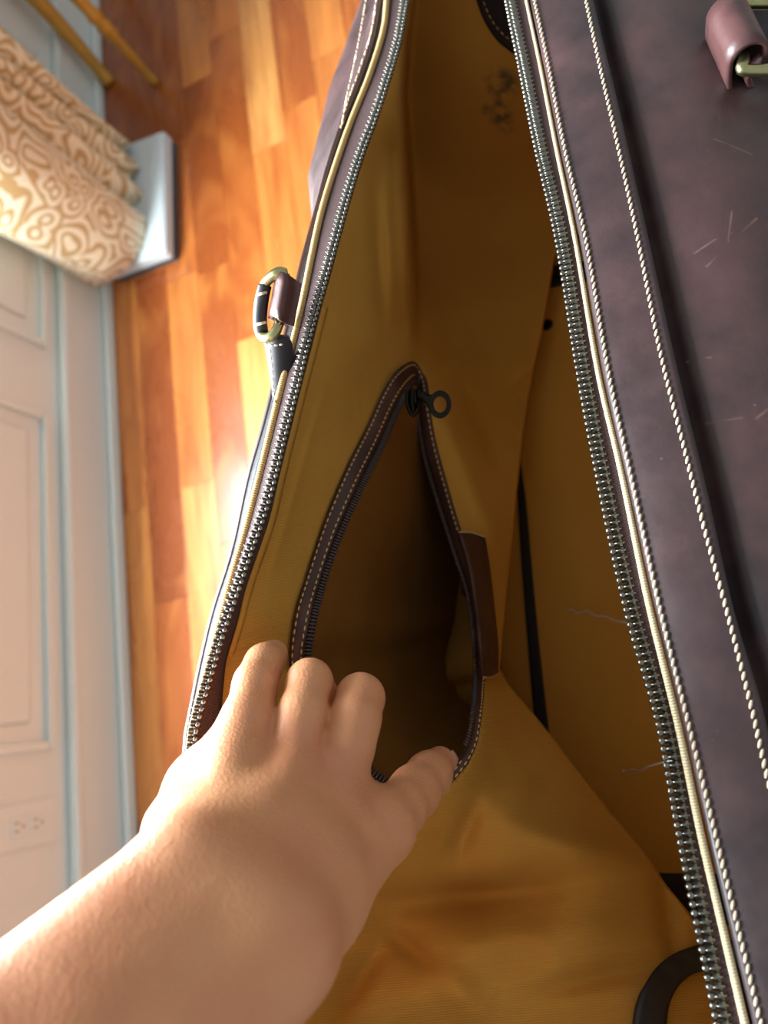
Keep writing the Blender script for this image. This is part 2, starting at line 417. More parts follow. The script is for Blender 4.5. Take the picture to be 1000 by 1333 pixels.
for a, b, c, d in ((WY0, WY1, WZ0, WZ0 + fr), (WY0, WY1, WZ1 - fr, WZ1), (WY0, WY0 + fr, WZ0 + fr, WZ1 - fr), (WY1 - fr, WY1, WZ0 + fr, WZ1 - fr), (0.23, 0.27, WZ0 + fr, WZ1 - fr)):
    box('window_frame', (WX - .09, a, c), (WX - .04, b, d), M['wall'], wn, 0.004)
box('window_sill', (WX - .04, WY0, WZ0), (WX + 0.0, WY1, WZ0 + .02), M['wall'], wn, 0.004)
def glass_mat():
    m = NT('window_glass'); tr = m.n('ShaderNodeBsdfTransparent'); gl = m.n('ShaderNodeBsdfGlossy'); gl.inputs['Roughness'].default_value = 0.02
    mx = m.n('ShaderNodeMixShader'); mx.inputs[0].default_value = 0.06; m.l(tr.outputs[0], mx.inputs[1]); m.l(gl.outputs[0], mx.inputs[2])
    m.l(mx.outputs[0], m.t.nodes['Material Output'].inputs[0]); return m.m
M['glass'] = glass_mat()
for a, b in ((WY0 + fr, 0.23), (0.27, WY1 - fr)): box('pane', (WX - .068, a, WZ0 + fr), (WX - .064, b, WZ1 - fr), M['glass'], wn)

# wall socket
M['plate'] = plain('socket_plastic', srgb(216, 227, 226), 0.4, 0, srgb(220, 230, 228), 30)
M['slot'] = plain('socket_slot', srgb(160, 164, 164), 0.6, 0, srgb(150, 154, 154), 30)
sk = thing('wall_socket', (WX, -0.098, 0.235), 'white double wall socket on the white wall above the baseboard', 'socket')
box('cover_plate', (WX, -0.135, 0.175), (WX + 0.006, -0.061, 0.295), M['plate'], sk, 0.003)
for zc in (0.216, 0.254):
    rc = box('receptacle', (WX + 0.005, -0.115, zc - .0155), (WX + 0.008, -0.081, zc + .0155), M['plate'], sk, 0.002)
    for dy in (-.0065, .0065): box('slot', (WX + 0.0075, -0.098 + dy - .0014, zc - .001), (WX + 0.0085, -0.098 + dy + .0014, zc + .009), M['slot'], rc)
    box('slot', (WX + 0.0075, -0.1005, zc - .011), (WX + 0.0085, -0.0955, zc - .006), M['slot'], rc)

# curtain
def curtain_mat():
    m = NT('scroll_brocade'); uv = m.uv()
    nz = m.n('ShaderNodeTexNoise'); nz.inputs['Scale'].default_value = 9; nz.inputs['Detail'].default_value = 1.5; m.l(uv, nz.inputs['Vector'])
    sub = m.n('ShaderNodeVectorMath', operation='SUBTRACT'); m.l(nz.outputs['Color'], sub.inputs[0]); sub.inputs[1].default_value = (.5, .5, .5)
    sc = m.n('ShaderNodeVectorMath', operation='SCALE'); m.l(sub.outputs[0], sc.inputs[0]); sc.inputs['Scale'].default_value = 0.11
    ad = m.n('ShaderNodeVectorMath', operation='ADD'); m.l(uv, ad.inputs[0]); m.l(sc.outputs[0], ad.inputs[1])
    v = m.n('ShaderNodeTexVoronoi'); v.inputs['Scale'].default_value = 17; v.voronoi_dimensions = '2D'; m.l(ad.outputs[0], v.inputs['Vector'])
    rings = m.math('SINE', m.math('MULTIPLY', v.outputs['Distance'], 21.0))
    f = m.ramp(m.math('ADD', m.math('MULTIPLY', rings, 0.5), 0.5), [(0.36, (0, 0, 0, 1)), (0.52, (1, 1, 1, 1))])
    col = m.mix(f, srgb(190, 158, 104), srgb(234, 224, 194))
    m.set(Base_Color=col, Roughness=0.65, Sheen_Weight=0.3, Normal=m.bump(f, 0.4, 0.001)); return m.m
M['curtain'] = curtain_mat()
cp = [(-1.105, 1.02), (-1.06, 1.012), (-1.0, 1.045), (-.965, 1.10), (-.958, 1.16), (-.985, 1.185), (-1.035, 1.19), (-.99, 1.205), (-.962, 1.225), (-.985, 1.25), (-1.04, 1.255), (-.985, 1.268),
      (-.965, 1.29), (-.99, 1.315), (-1.04, 1.322), (-.99, 1.335), (-.975, 1.355), (-1.0, 1.38), (-1.06, 1.395)]
cpath = cr(cp, 110); zz = np.linspace(0.06, 2.25, 40)
G = np.empty((len(zz), 110, 3))
for i, z in enumerate(zz):
    k = (z - 0.06); c = cpath.copy(); c[:, 0] = -1.05 + (c[:, 0] + 1.05) * (1 - 0.25 * min(1, k)); c[:, 1] = 1.2 + (c[:, 1] - 1.2) * (1.0 + 0.12 * math.sin(k * 1.7))
    c[:, 1] += 0.006 * np.sin(np.arange(110) * .35 + z * 9); G[i, :, :2] = c; G[i, :, 2] = z + 0.012 * np.sin(np.arange(110) * .22) * (1 if i == 0 else 0)
ct = slab('curtain', G, 0.003, M['curtain'])
tag(ct, 'beige and cream scroll-patterned curtain hanging in folds against the white wall', 'curtain')
M['rod'] = plain('bronze_rod', srgb(120, 92, 50), 0.4, 1.0, srgb(90, 66, 34), 30)
rd = thing('curtain_rod', (WX, 1.2, 2.26), 'bronze curtain rod on wall brackets holding the scroll-patterned curtain', 'curtain rod')
tube('rod', [(-1.05, y, 2.262) for y in np.linspace(-0.5, 1.6, 12)], 0.012, M['rod'], rd, 12)
for y in (-0.45, 1.55): box('bracket', (WX, y - .01, 2.25), (-1.045, y + .01, 2.274), M['rod'], rd, 0.002)
# low white box on the floor under the curtain
M['wbox'] = plain('white_lacquer', srgb(214, 224, 226), 0.7, 0, srgb(206, 216, 220), 12)
M['wfoot'] = plain('grey_base', srgb(80, 86, 92), 0.6, 0, srgb(64, 70, 76), 12)
wb = thing('white_box', (-1.0, 1.2, 0.0), 'flat square white box on the wood floor under the curtain hem', 'box')
Gt = [(-1.09, 1.395), (-0.893, 1.366), (-0.913, 1.048), (-1.09, 1.06)]
def prism(name, poly, z0, z1, mat, parent, inset=0.0, bevel=0.0):
    bm = bmesh.new(); c = np.mean(poly, axis=0)
    vs = [bm.verts.new((p[0] + (c[0] - p[0]) * inset, p[1] + (c[1] - p[1]) * inset, z0)) for p in poly]
    f = bm.faces.new(vs); r = bmesh.ops.extrude_face_region(bm, geom=[f])
    for g in r['geom']:
        if isinstance(g, bmesh.types.BMVert): g.co.z = z1
    bmesh.ops.recalc_face_normals(bm, faces=bm.faces)
    if bevel: bmesh.ops.bevel(bm, geom=bm.edges[:], offset=bevel, segments=2, affect='EDGES')
    me = bpy.data.meshes.new(name); bm.to_mesh(me); bm.free(); me.materials.append(mat); return link(bpy.data.objects.new(name, me), parent)
prism('lid', Gt, 0.018, 0.05, M['wbox'], wb, 0, 0.004); prism('base', Gt, 0.0, 0.018, M['wfoot'], wb, 0.03)

# gilt console table by the wall: slender legs
M['gilt'] = plain('gilded_wood', srgb(216, 168, 74), 0.38, 0.3, srgb(168, 122, 42), 30)
gt = thing('gilt_table', (-1.02, 1.85, 0.0), 'small gilded table with slender carved legs standing by the wall', 'table')
def leg(x, y, dx, dy, r0, knots=()):
    t = np.linspace(0, 1, 48); z = t * 0.62
    p = np.stack([x + dx * np.sin(t * math.pi * .9), y + dy * np.sin(t * math.pi * .9), z], 1)
    r = r0 * (0.75 + 0.9 * t) + 0.0
    for k in knots: r = r + 0.006 * np.exp(-((z - k) / 0.008) ** 2)
    r[:2] *= 1.2
    return tube('leg', p, r, M['gilt'], gt, 12)
leg(-0.945, 1.572, 0.0, 0.02, 0.0135, (0.15, 0.17, 0.20)); leg(-1.09, 1.655, -0.012, 0.07, 0.019, ())
leg(-0.945, 2.12, 0.0, -0.02, 0.0135, (0.15, 0.17, 0.20)); leg(-1.09, 2.06, -0.012, -0.05, 0.014, ())
box('table_top', (-1.125, 1.53, 0.60), (-0.90, 2.17, 0.64), M['gilt'], gt, 0.008)

# ------------------------------------------------------------------ bench that carries the bag (all under it)
BD = 0.567                     # drop of the bench top
M['benchwood'] = plain('bench_wood', srgb(110, 76, 48), 0.5, 0, srgb(88, 58, 36), 14)
bn = thing('bench', (-0.02, 0.13, 0), 'low brown wooden bench underneath the leather bag', 'bench')
box('seat', (-0.155, -0.2, H - BD - .03), (0.12, 0.44, H - BD), M['benchwood'], bn, 0.004)
for xx in (-0.13, 0.09):
    for yy in (-0.16, 0.38): box('leg', (xx - .018, yy - .018, 0), (xx + .018, yy + .018, H - BD - .03), M['benchwood'], bn, 0.003)

# ------------------------------------------------------------------ the bag
bag = thing('duffel_bag', (-0.03, 0.12, H - BD), 'open dark brown leather duffel bag with tan canvas lining, held open by a hand', 'bag')
def Lx(tab, d):                # traced left-lip curve: (x, y) pairs + drop function
    return [(x, y, d(y)) for x, y in tab]
dl_y = [-80, 0, 100, 200, 300, 400, 500, 600, 700, 800, 950, 1150, 1400]
dl_v = [.335, .32, .305, .295, .281, .27, .262, .255, .25, .245, .24, .243, .255]
dL = lambda y: float(np.interp(y, dl_y, dl_v))
Lteeth = [(541, -70), (526, 0), (516, 54), (501, 105), (483, 159), (468, 198), (450, 255), (435, 309), (418, 369), (409, 400), (396, 448), (382, 506), (367, 563), (352, 625), (337, 676), (322, 717), (306.5, 763), (294, 798), (281, 837), (268, 883), (258, 916), (249, 952)]
Lhid = [(249, 952), (245, 1000), (258, 1080), (290, 1180), (340, 1300), (390, 1400)]
Lpipe = [(512, -70), (504, 0), (499.5, 39), (481, 99), (457, 159), (435, 222), (418, 279), (405, 339), (394, 394), (383, 442), (367, 502), (348, 580), (338, 620), (319, 694), (304, 745), (286, 812), (270, 872), (255, 930), (248, 965), (252, 1080), (285, 1190), (335, 1310), (385, 1400)]
Ledge = [(505, -70), (498, 0), (492, 39), (477, 90), (456, 144), (435, 204), (417, 270), (400, 332), (386, 390), (364, 486), (348, 550), (328, 620), (306.5, 717), (281, 798.5), (263, 875), (252, 930), (246, 962), (248, 1080), (280, 1195), (330, 1315), (380, 1400)]
dP = lambda y: dL(y) + float(np.interp(y, [0, 300, 600, 760, 950], [.004, .005, .007, .009, .009]))
dE = lambda y: dP(y) + .0015
def LPRE(dx, dd): return [WP(-.045 + dx, .49, .365 + dd)]
def LPOST(dx, dd): return [WP(-.162 + dx, -.19, .262 + dd), WP(-.12 + dx * .5, -.25, .28 + dd)]
CLt = curve3(Lx(Lteeth, dL), 170, LPRE(0, 0)); CLh = curve3(Lx(Lhid, dL), 80, None, LPOST(0, 0))
CLall = np.vstack([CLt, CLh[1:]])
CLp = curve3(Lx(Lpipe, dP), 260, LPRE(-.012, .006), LPOST(-.003, .009)); CLe = curve3(Lx(Ledge, dE), 260, LPRE(-.016, .008), LPOST(-.006, .011))
CLt2 = even(CLall, 260)
# tape, outer face (to the piping) and inner face (to the lining)
Lcanv = [(547, -70), (532, 0), (523, 54), (508, 105), (491, 159), (477, 198), (459, 255), (444, 309), (428, 369), (419, 400), (407, 448), (392, 506), (378, 563), (364, 620), (350, 679), (340, 709), (319, 770), (309, 811), (296, 855), (291, 895), (288, 952), (292, 1060), (325, 1180), (370, 1300), (415, 1400)]
dC = lambda y: dL(y) + float(np.interp(y, [0, 600, 760, 950], [.006, .007, .010, .016]))
CLc = curve3(Lx(Lcanv, dC), 260, LPRE(.006, .006), LPOST(.014, .016))
tpl = ribbon('zipper_tape', CLp + [0, 0, -.0006], CLt2 + [0, 0, -.0016], 0.0008, M['tape'], bag, 5)
tpi = ribbon('zipper_tape', CLt2 + [0, 0, -.0018], CLc, 0.0008, M['tape'], bag, 5)
tube('piping_cord', CLp, 0.0017, M['cord'], bag, 10)
# leather edge outside the piping: a thick rounded strip
CLe2 = CLe.copy()
ribbon('lip_edge', CLe + [-.0015, 0, -.0006], CLp + [-.0012, 0, -.0012], 0.0024, M['leather_edge'], bag, 3)

# zipper teeth -------------------------------------------------------------
def tooth_mesh(l, w, h):
    bm = bmesh.new(); bmesh.ops.create_cube(bm, size=1)
    for v in bm.verts: v.co = Vector((v.co.x * l, v.co.y * w, v.co.z * h))
    bmesh.ops.bevel(bm, geom=bm.edges[:], offset=min(w, h) * 0.42, segments=2, affect='EDGES')
    r = bmesh.ops.create_icosphere(bm, subdivisions=1, radius=w * 0.62, matrix=Matrix.Translation((-l * 0.5, 0, h * 0.1)))
    me = bpy.data.meshes.new('zipper_tooth'); bm.to_mesh(me); bm.free(); me.polygons.foreach_set('use_smooth', [True] * len(me.polygons)); me.materials.append(M['brass']); return me
def teeth(path, mesh, parent, pitch, side_of, tilt=0.0, single=True):
    p = even(path, step=pitch); Tn = np.gradient(p, axis=0); Tn /= np.linalg.norm(Tn, axis=1, keepdims=True); mats = []
    for i in range(len(p)):
        v = CAM - p[i]; v /= np.linalg.norm(v); up = v - Tn[i] * v.dot(Tn[i]); up /= np.linalg.norm(up)
        sd = np.cross(Tn[i], up); 
        if sd.dot(side_of) < 0: sd = -sd
        y = np.cross(up, sd)
        mt = Matrix(((sd[0], y[0], up[0], p[i][0]), (sd[1], y[1], up[1], p[i][1]), (sd[2], y[2], up[2], p[i][2]), (0, 0, 0, 1)))
        mats.append(mt)
    if single:
        for mt in mats:
            o = bpy.data.objects.new('zipper_tooth', mesh); link(o, parent); o.matrix_basis = mt
    else:
        V = []; Fc = []
        for mt in mats:
            o = len(V); V += [tuple(mt @ v.co) for v in mesh.vertices]; Fc += [tuple(k + o for k in f.vertices) for f in mesh.polygons]
        tag(mesh_obj('zipper_teeth', V, Fc, M['brass'], parent), kind='stuff')
TM = tooth_mesh(0.0050, 0.0025, 0.0022)
TML = tooth_mesh(0.0040, 0.0023, 0.0020)
teeth(CLt[26:], TML, tpl, 0.0029, np.array([-1., 0, 0])); teeth(CLh, TML, tpl, 0.0029, np.array([-1., 0, 0]), single=False)

# right lip -----------------------------------------------------------------
dr_y = [-80, 0, 200, 400, 700, 1000, 1400]; dr_v = [.332, .32, .31, .304, .30, .299, .302]
dR = lambda y: float(np.interp(y, dr_y, dr_v))
def RC(tab, off=0.0, n=260):
    a, b = P(tab[0][0], tab[0][1], dR(tab[0][1]) + off), P(tab[-1][0], tab[-1][1], dR(tab[-1][1]) + off)
    return curve3([(x, y, dR(y) + off) for x, y in tab], n, [a + [-.006, .09, -.035]], [b + [0, -.12, -.006]])
Rt0 = [(645, -70), (658, 0), (675, 80), (699, 197), (722, 300), (752, 490), (776, 612), (816, 796), (856, 936), (884, 1084), (934, 1324), (948, 1400)]
Rt1 = [(660, -70), (674, 0), (690, 80), (714, 197), (739, 300), (772, 490), (793, 606), (833, 794), (874, 936), (902, 1084), (949, 1324), (963, 1400)]
Rpp = [(671, -70), (685, 0), (702, 80), (724, 192), (748, 308), (780, 492), (808, 612), (843, 780), (884, 950), (912, 1084), (940, 1204), (968, 1324), (986, 1400)]
Rs0 = [(676, -70), (690, 0), (707, 80), (729, 192), (754, 308), (786, 492), (815, 620), (850, 780), (891, 950), (921, 1084), (949, 1204), (978, 1324), (996, 1400)]
Rst1 = [(682, -70), (696, 0), (713, 80), (736, 197), (762, 308), (793, 488), (824, 632), (860, 796), (902, 965), (931, 1084), (959, 1200), (990, 1330), (1006, 1400)]
Rst2 = [(748, -70), (763, 0), (782, 90), (798, 160), (830, 308), (860, 460), (888, 572), (916, 684), (947, 798), (980, 928), (998, 1008), (1040, 1180), (1095, 1400)]
Rs1 = [(756, -70), (772, 0), (800, 115), (842, 300), (880, 472), (920, 636), (956, 796), (995, 930), (1050, 1180), (1108, 1400)]
A0, A1 = RC(Rt0, .0), RC(Rt1, .0005)
CP = RC(Rpp, .0010)
tpr = ribbon('zipper_tape', A0 * .55 + A1 * .45 + [0, 0, -.0012], CP + [.001, 0, -.0006], 0.0008, M['tape'], bag, 5)
AT = (A0 + A1) / 2; vis = [i for i, p in enumerate(AT) if -40 < pix(p)[1] < 1360]
teeth(AT[vis[0]:vis[-1] + 1], TM, tpr, 0.0029, np.array([1., 0, 0])); teeth(AT[:vis[0] + 1], TM, tpr, .0029, np.array([1., 0, 0]), single=False); teeth(AT[vis[-1]:], TM, tpr, .0029, np.array([1., 0, 0]), single=False)
tube('piping_cord', CP, np.interp(np.arange(len(CP)), [0, 60, 170, 260], [.0008, .0008, .0013, .0016]), M['cord_pale'], bag, 10)
S0, S1 = RC(Rs0, .0005), RC(Rs1, -.001)
strip = ribbon('leather_strip', S0, S1, 0.003, M['leather'], bag, 14, 0.0012)
def on_strip(tab, off): return RC(tab, off, 300)
stitches('stitching', RC(Rst1, -.0006, 300), 0.0033, 0.0036, 0.0013, 0.0011, M['thread'], bag, -0.42, 0.0003)
stitches('stitching', RC(Rst2, -.0014, 300), 0.0033, 0.0036, 0.0013, 0.0011, M['thread'], bag, -0.42, 0.0003)
# right outer panel: from under the strip over the top, down the side to the base
rows = []
for k in range(len(S0)):
    a, b = S0[k], S1[k]; y = b[1]; end = max(0, (y - .25)) * 0.25
    rows.append(cr([a * .4 + b * .6 + [0, 0, -.0075], b + [.0015, 0, -.0095], b + [.007, 0, -.0062], (b[0] + .045, y, b[2] - .013), (b[0] + .088, y, b[2] - .045 - end), (.130, y, H - .42), (.135, y, H - .50), (.108, y, H - .563)], 40))
GR = np.array(rows)
def snap(curve, G, up=.0006):            # lay a traced curve on the grid surface along the view rays
    out = []; g = G.reshape(-1, 3); c = (g - CAM) @ R; sx = 500 + F * c[:, 0] / -c[:, 2]; sy = 667 - F * c[:, 1] / -c[:, 2]; zc = -c[:, 2]
    for x, y in curve:
        d = (sx - x) ** 2 + (sy - y) ** 2; k = np.argsort(d)[:14]; k = k[zc[k] < zc[k].min() + .006][:5]; wgt = 1 / (d[k] + 1.0)
        out.append(PZ(x, y, (zc[k] * wgt).sum() / wgt.sum() - up))
    return np.array(out)
scf = []
for (a, b, wid, st) in (((920, 348), (985, 285), .0011, 1.0), ((904, 330), (932, 312), .0009, .9), ((948, 315), (953, 276), .0008, .9), ((930, 182), (980, 202), .0009, .7), ((892, 472), (925, 466), .0010, .8), ((920, 552), (965, 545), .0011, .7), ((985, 545), (1000, 533), .0011, .6)):
    q0, q1 = snap([a, b], GR, 0.0); scf.append((q0, q1, wid * .75, st * .62))
M['leather_panel'] = leather('scratched_brown_leather', srgb(44, 32, 34), srgb(70, 46, 45), 0.42, scf, 0.6)
slab('side_panel', GR, 0.003, M['leather_panel'], bag)
# left outer panel
rows = []; Lo = even(CLe, 120)
for p in Lo:
    y = p[1]; xs = min(float(np.interp(y, [-.25, -.12, -.03, .08, .33, .384, .445, .49], [-.18, -.222, -.21, -.172, -.167, -.146, -.112, -.09])), p[0] - .010); o_ = xs + .167
    p1 = np.array([p[0] * .62 + xs * .38, y, p[2] - .018])
    rows.append(cr([p + [-.0008, 0, -.0008], p1, (xs, y, H - .36), (xs - .006, y, H - .43), (-.185 + max(o_, 0), y, H - .51), (-.15 + max(o_, 0), y, H - .563)], 36))
GL = np.array(rows); slab('side_panel', GL, 0.0025, M['leather'], bag)
# two seams of stitching on the visible top part of the left panel
def on_left(t): return np.array([g[int(round(t * 35))] for g in GL])
for s_ in ([(490, 0), (484, 40), (468, 92), (452, 135), (444, 165)], [(477.5, -5), (470, 40), (460, 90), (451, 130), (446, 160)]):
    stitches('stitching', even(snap(cr(s_, 50), GL, .0012), 60), 0.0040, 0.0030, 0.0011, 0.0010, M['thread'], bag, 0, 0.0)
# base and ends
def ruled(name, A, B, th, mat, n=24, bow=0.0):
    t = np.linspace(0, 1, n); G = A[:, None] * (1 - t)[None, :, None] + B[:, None] * t[None, :, None]
    G[:, :, 1] += np.sin(np.linspace(0.6, math.pi, len(A)))[:, None] * (bow * 4 * t * (1 - t))[None, :]; return slab(name, G, th, mat, bag)
ruled('end_panel', even(GL[0], 36), even(GR[0], 36), 0.003, M['leather'], 24, 0.02)
ruled('end_panel', even(GL[-1], 36), even(GR[-1], 36), 0.003, M['leather'], 24, -0.02)
ruled('end_lining', even(GL[-1], 36) + [.008, .012, 0], even(GR[-1], 36) + [-.006, .012, 0], 0.0012, M['lining_v'], 24, -0.02)
Gb = np.array([[np.array([x, y, H - .563]) for x in np.linspace(-.152, .110, 12)] for y in np.linspace(GR[-1][0][1], min(GR[0][0][1], .48), 30)])
slab('base_panel', Gb, 0.003, M['leather'], bag)

# canvas lining: far end, left side with the pocket and the loose folds ------------
def dsil(y):                   # right edge of the lining seen from above
    return float(np.interp(y, [-90, 0, 100, 200, 280, 330, 380, 430, 480, 560, 640, 700, 760, 820, 870, 893, 930, 965, 1010, 1050, 1090, 1120, 1155, 1190, 1240, 1333, 1420],
                           [740, 750, 765, 770, 765, 722, 714, 705, 694, 681, 672, 667, 660, 654, 649, 662, 694, 722, 757, 788, 822, 846, 868, 897, 930, 968, 1000]))
ctl = []
for (x, y) in Lcanv: ctl.append((x, y, dC(y) + .003))
ctl += [(470, 300, .315), (505, 200, .345), (512, 300, .355), (525, 420, .385), (480, 440, .335), (440, 550, .318), (400, 660, .298), (378, 760, .288), (340, 810, .270), (335, 900, .272), (350, 960, .28),
        (539, 471, .395), (500, 506, .362), (451, 607, .328), (399, 747, .302), (377, 866, .293), (400, 930, .30), (440, 985, .308), (485, 1020, .318), (540, 1055, .326),
        (556, 520, .405), (567, 580, .412), (581, 632, .417), (598, 691, .415), (616, 740, .411), (632, 845, .392), (628, 924, .366), (612, 985, .342), (585, 1022, .333),
        (590, 560, .43), (620, 600, .448), (640, 690, .448), (672, 640, .49), (660, 740, .468), (655, 800, .452), (649, 880, .44), (662, 895, .44),
        (694, 930, .445), (722, 965, .45), (788, 1050, .452), (846, 1120, .452), (897, 1190, .452), (930, 1240, .45), (968, 1333, .44),
        (640, 1000, .375), (690, 1080, .385), (600, 1110, .37), (640, 1130, .372), (750, 1130, .395), (800, 1180, .41), (560, 1165, .366), (620, 1180, .388), (700, 1190, .398), (520, 1210, .362), (620, 1235, .366), (720, 1240, .376),
        (830, 1250, .405), (450, 1180, .335), (440, 1290, .318), (540, 1290, .345), (640, 1320, .362), (760, 1333, .38), (860, 1300, .405), (500, 1390, .338), (700, 1400, .37), (880, 1400, .40), (440, 1600, .31), (700, 1600, .38), (980, 1600, .43),
        (600, 0, .372), (640, 0, .372), (560, 0, .376), (700, 0, .376), (600, 100, .425), (700, 100, .428), (545, 100, .432), (600, 190, .488), (720, 190, .492), (560, 190, .488), (600, 260, .54), (730, 270, .55), (560, 270, .53),
        (600, 330, .558), (715, 330, .562), (560, 330, .545), (640, 400, .556), (700, 400, .557), (585, 400, .53), (640, 470, .538), (692, 480, .548), (585, 460, .50), (620, 530, .485), (681, 560, .525), (650, 560, .505)]
# the two sides of the ridge near the far end are fitted apart
ridge = lambda y: np.interp(y, [-90, 0, 60, 130, 200, 300, 400, 470, 560], [560, 532, 524, 521, 526, 533, 537, 541, 548])
ctl = [(a, b, sq(c)) for a, b, c in ctl]
near = [c for c in ctl if c[1] > 470 or c[0] < ridge(c[1]) + 1]
near += [(560, -60, .35), (560, 60, .345), (560, 160, .37), (565, 300, .382), (565, 400, .40), (600, 300, .40), (640, 200, .39), (640, 60, .37), (700, 0, .36), (700, 150, .375), (750, 100, .37), (740, 240, .39), (700, 300, .40), (690, 400, .42), (650, 130, .38)]
deep = [c for c in ctl if c[0] > ridge(c[1]) + 4]
deep += [(480, 60, .394), (480, 200, .466), (490, 330, .49), (500, 430, .434), (600, -80, .335), (700, -80, .335)]
T1, T2 = TPS(near, 1e-4), TPS(deep, 1e-4)
def Dfield(X, Y):
    d1 = T1(X, Y); d2 = T2(X, Y); r = ridge(Y)
    s = 1 / (1 + np.exp(-(X - r - 3) / 2.2)); fade = np.clip((500 - Y) / 150, 0, 1); fade = fade * fade * (3 - 2 * fade)
    soft = 1 / (1 + np.exp(-(X - r - 14) / 12.0)); s = s * fade + soft * (1 - fade)
    low = np.clip((Y - 560) / 90, 0, 1); low = low * low * (3 - 2 * low)
    d = d1 * (1 - s) + np.maximum(d1, d2) * s
    d = d * (1 - low) + d1 * low
    # cloth folds
    def g(x0, y0, x1, y1, wd, amp):
        ux, uy = x1 - x0, y1 - y0; L2 = ux * ux + uy * uy; t = np.clip(((X - x0) * ux + (Y - y0) * uy) / L2, 0, 1)
        dd = np.hypot(X - x0 - t * ux, Y - y0 - t * uy); return amp * np.exp(-(dd / wd) ** 2) * np.sin(np.pi * np.clip(t * .9 + .05, 0, 1))
    d = d + g(470, 1180, 780, 1145, 22, .015) + g(540, 1225, 820, 1205, 26, -.007) + g(625, 1035, 590, 1115, 13, .009) + g(640, 1075, 860, 1130, 24, -.008) + g(690, 1000, 640, 1090, 22, -.005)
    d = d + g(555, 490, 650, 720, 14, -.006) + g(590, 480, 668, 640, 14, .005) + g(500, 1225, 425, 1340, 15, .009) + g(690, 1295, 870, 1250, 16, .008) + g(560, 1250, 640, 1340, 24, -.006) + g(500, 1205, 560, 1260, 14, .006)
    d = d + g(500, 150, 512, 420, 7, -.003) + g(484, 220, 500, 430, 9, .006) + g(430, 480, 350, 760, 6, -.002) + g(860, 1130, 880, 1250, 14, .008)
    return d
# opening of the pocket
pouter = [(539, 471), (518, 481), (500.5, 506), (479.5, 551.5), (451.5, 607.5), (423.5, 674), (399, 747.5), (383, 800), (377, 866), (392, 925), (430, 985), (482, 1030), (540, 1057), (584, 1024), (609, 994), (621, 968), (628, 924), (631, 887), (632, 845), (626.5, 789.5), (616, 740), (598.5, 691), (581, 632), (567, 579), (556.5, 520), (551, 488)]
pinner = [(539, 500), (528, 516), (513, 545), (497, 582), (468, 642), (439, 708), (417, 775), (407, 820), (402, 862), (415, 912), (448, 968), (492, 1008), (542, 1034), (578, 1010), (600, 982), (611, 958), (617, 915), (619, 880), (616, 825), (608, 770), (594, 728), (580, 685), (563, 632), (551, 588), (544, 545), (541, 515)]
def inside(px, py, poly):
    r = np.zeros(px.shape, bool); n = len(poly); j = n - 1
    for i in range(n):
        xi, yi = poly[i]; xj, yj = poly[j]
        c = ((yi > py) != (yj > py)) & (px < (xj - xi) * (py - yi) / (yj - yi + 1e-9) + xi); r ^= c; j = i
    return r
NR, NC, NS = 340, 170, 5
PY = np.linspace(-85, 1620, NR); X0 = np.interp(PY, [y for x, y in Lcanv], [x for x, y in Lcanv]) - 3; X1 = np.array([dsil(y) for y in PY])
tt = np.linspace(0, 1, NC)
XX = X0[:, None] * (1 - tt) + X1[:, None] * tt; YY = np.repeat(PY[:, None], NC, 1)
DD = Dfield(XX, YY)
rg_ = cr(pouter + pouter[:1], 400, True); rd_ = Dfield(rg_[:, 0], rg_[:, 1]); msk = inside(XX, YY, pouter)
for a in np.argwhere(msk):
    a = tuple(a); dd = (rg_[:, 0] - XX[a]) ** 2 + (rg_[:, 1] - YY[a]) ** 2; k = int(dd.argmin())
    if dd[k] < 900: DD[a] = rd_[k] + .0012
GN = np.empty((NR, NC + NS, 3))
for i in range(NR):
    for j in range(NC): GN[i, j] = P(XX[i, j], YY[i, j], DD[i, j])
    q = GN[i, NC - 1]
    for k, (dx, dz) in enumerate(((-.001, -.006), (-.008, -.018), (-.025, -.035), (-.05, -.055), (-.07, -.085))):
        zz_ = max(q[2] + dz, H - .556); GN[i, NC + k] = (q[0] + dx, q[1], zz_) if PY[i] > 300 else (q[0] + .003 * (k + 1), q[1], q[2])
hole = [((a[0] * .6 + b[0] * .4), (a[1] * .6 + b[1] * .4)) for a, b in zip(pouter, pinner)]
keep = np.ones((NR - 1, NC + NS - 1), bool)
cx = (XX[:-1, :-1] + XX[1:, 1:]) / 2; cy = (YY[:-1, :-1] + YY[1:, 1:]) / 2
keep[:, :NC - 1] = ~inside(cx, cy, hole)
slab('lining', GN, 0.0012, M['lining'], bag, keep)
# hem of the lining along the zipper
hem = [(x + np.interp(y, [0, 400, 620, 760, 850], [6, 9, 9, 10, 8]), y) for x, y in Lcanv if 380 < y < 880]
hemo = [(x + np.interp(y, [0, 400, 620, 760, 850], [1, 1, 1, 1, 1]), y) for x, y in Lcanv if 380 < y < 880]
def onl(tab, lift=0.0):
    X = np.array([a for a, b in tab]); Y = np.array([b for a, b in tab]); D = Dfield(X, Y); return [(a, b, d - lift) for a, b, d in zip(X, Y, D)]
ribbon('hem_tape', curve3(onl(hemo, .0014), 120), curve3(onl(hem, .0012), 120), 0.0008, M['lining_v'], bag, 3)

# pocket: trim, zipper, sack ---------------------------------------------------
def loop3(tab, lift, n=240):
    t = cr(tab + tab[:1], 800)
    D = Dfield(t[:, 0], t[:, 1]); return even(np.array([P(a, b, d - lift) for (a, b), d in zip(t, D)]), n)
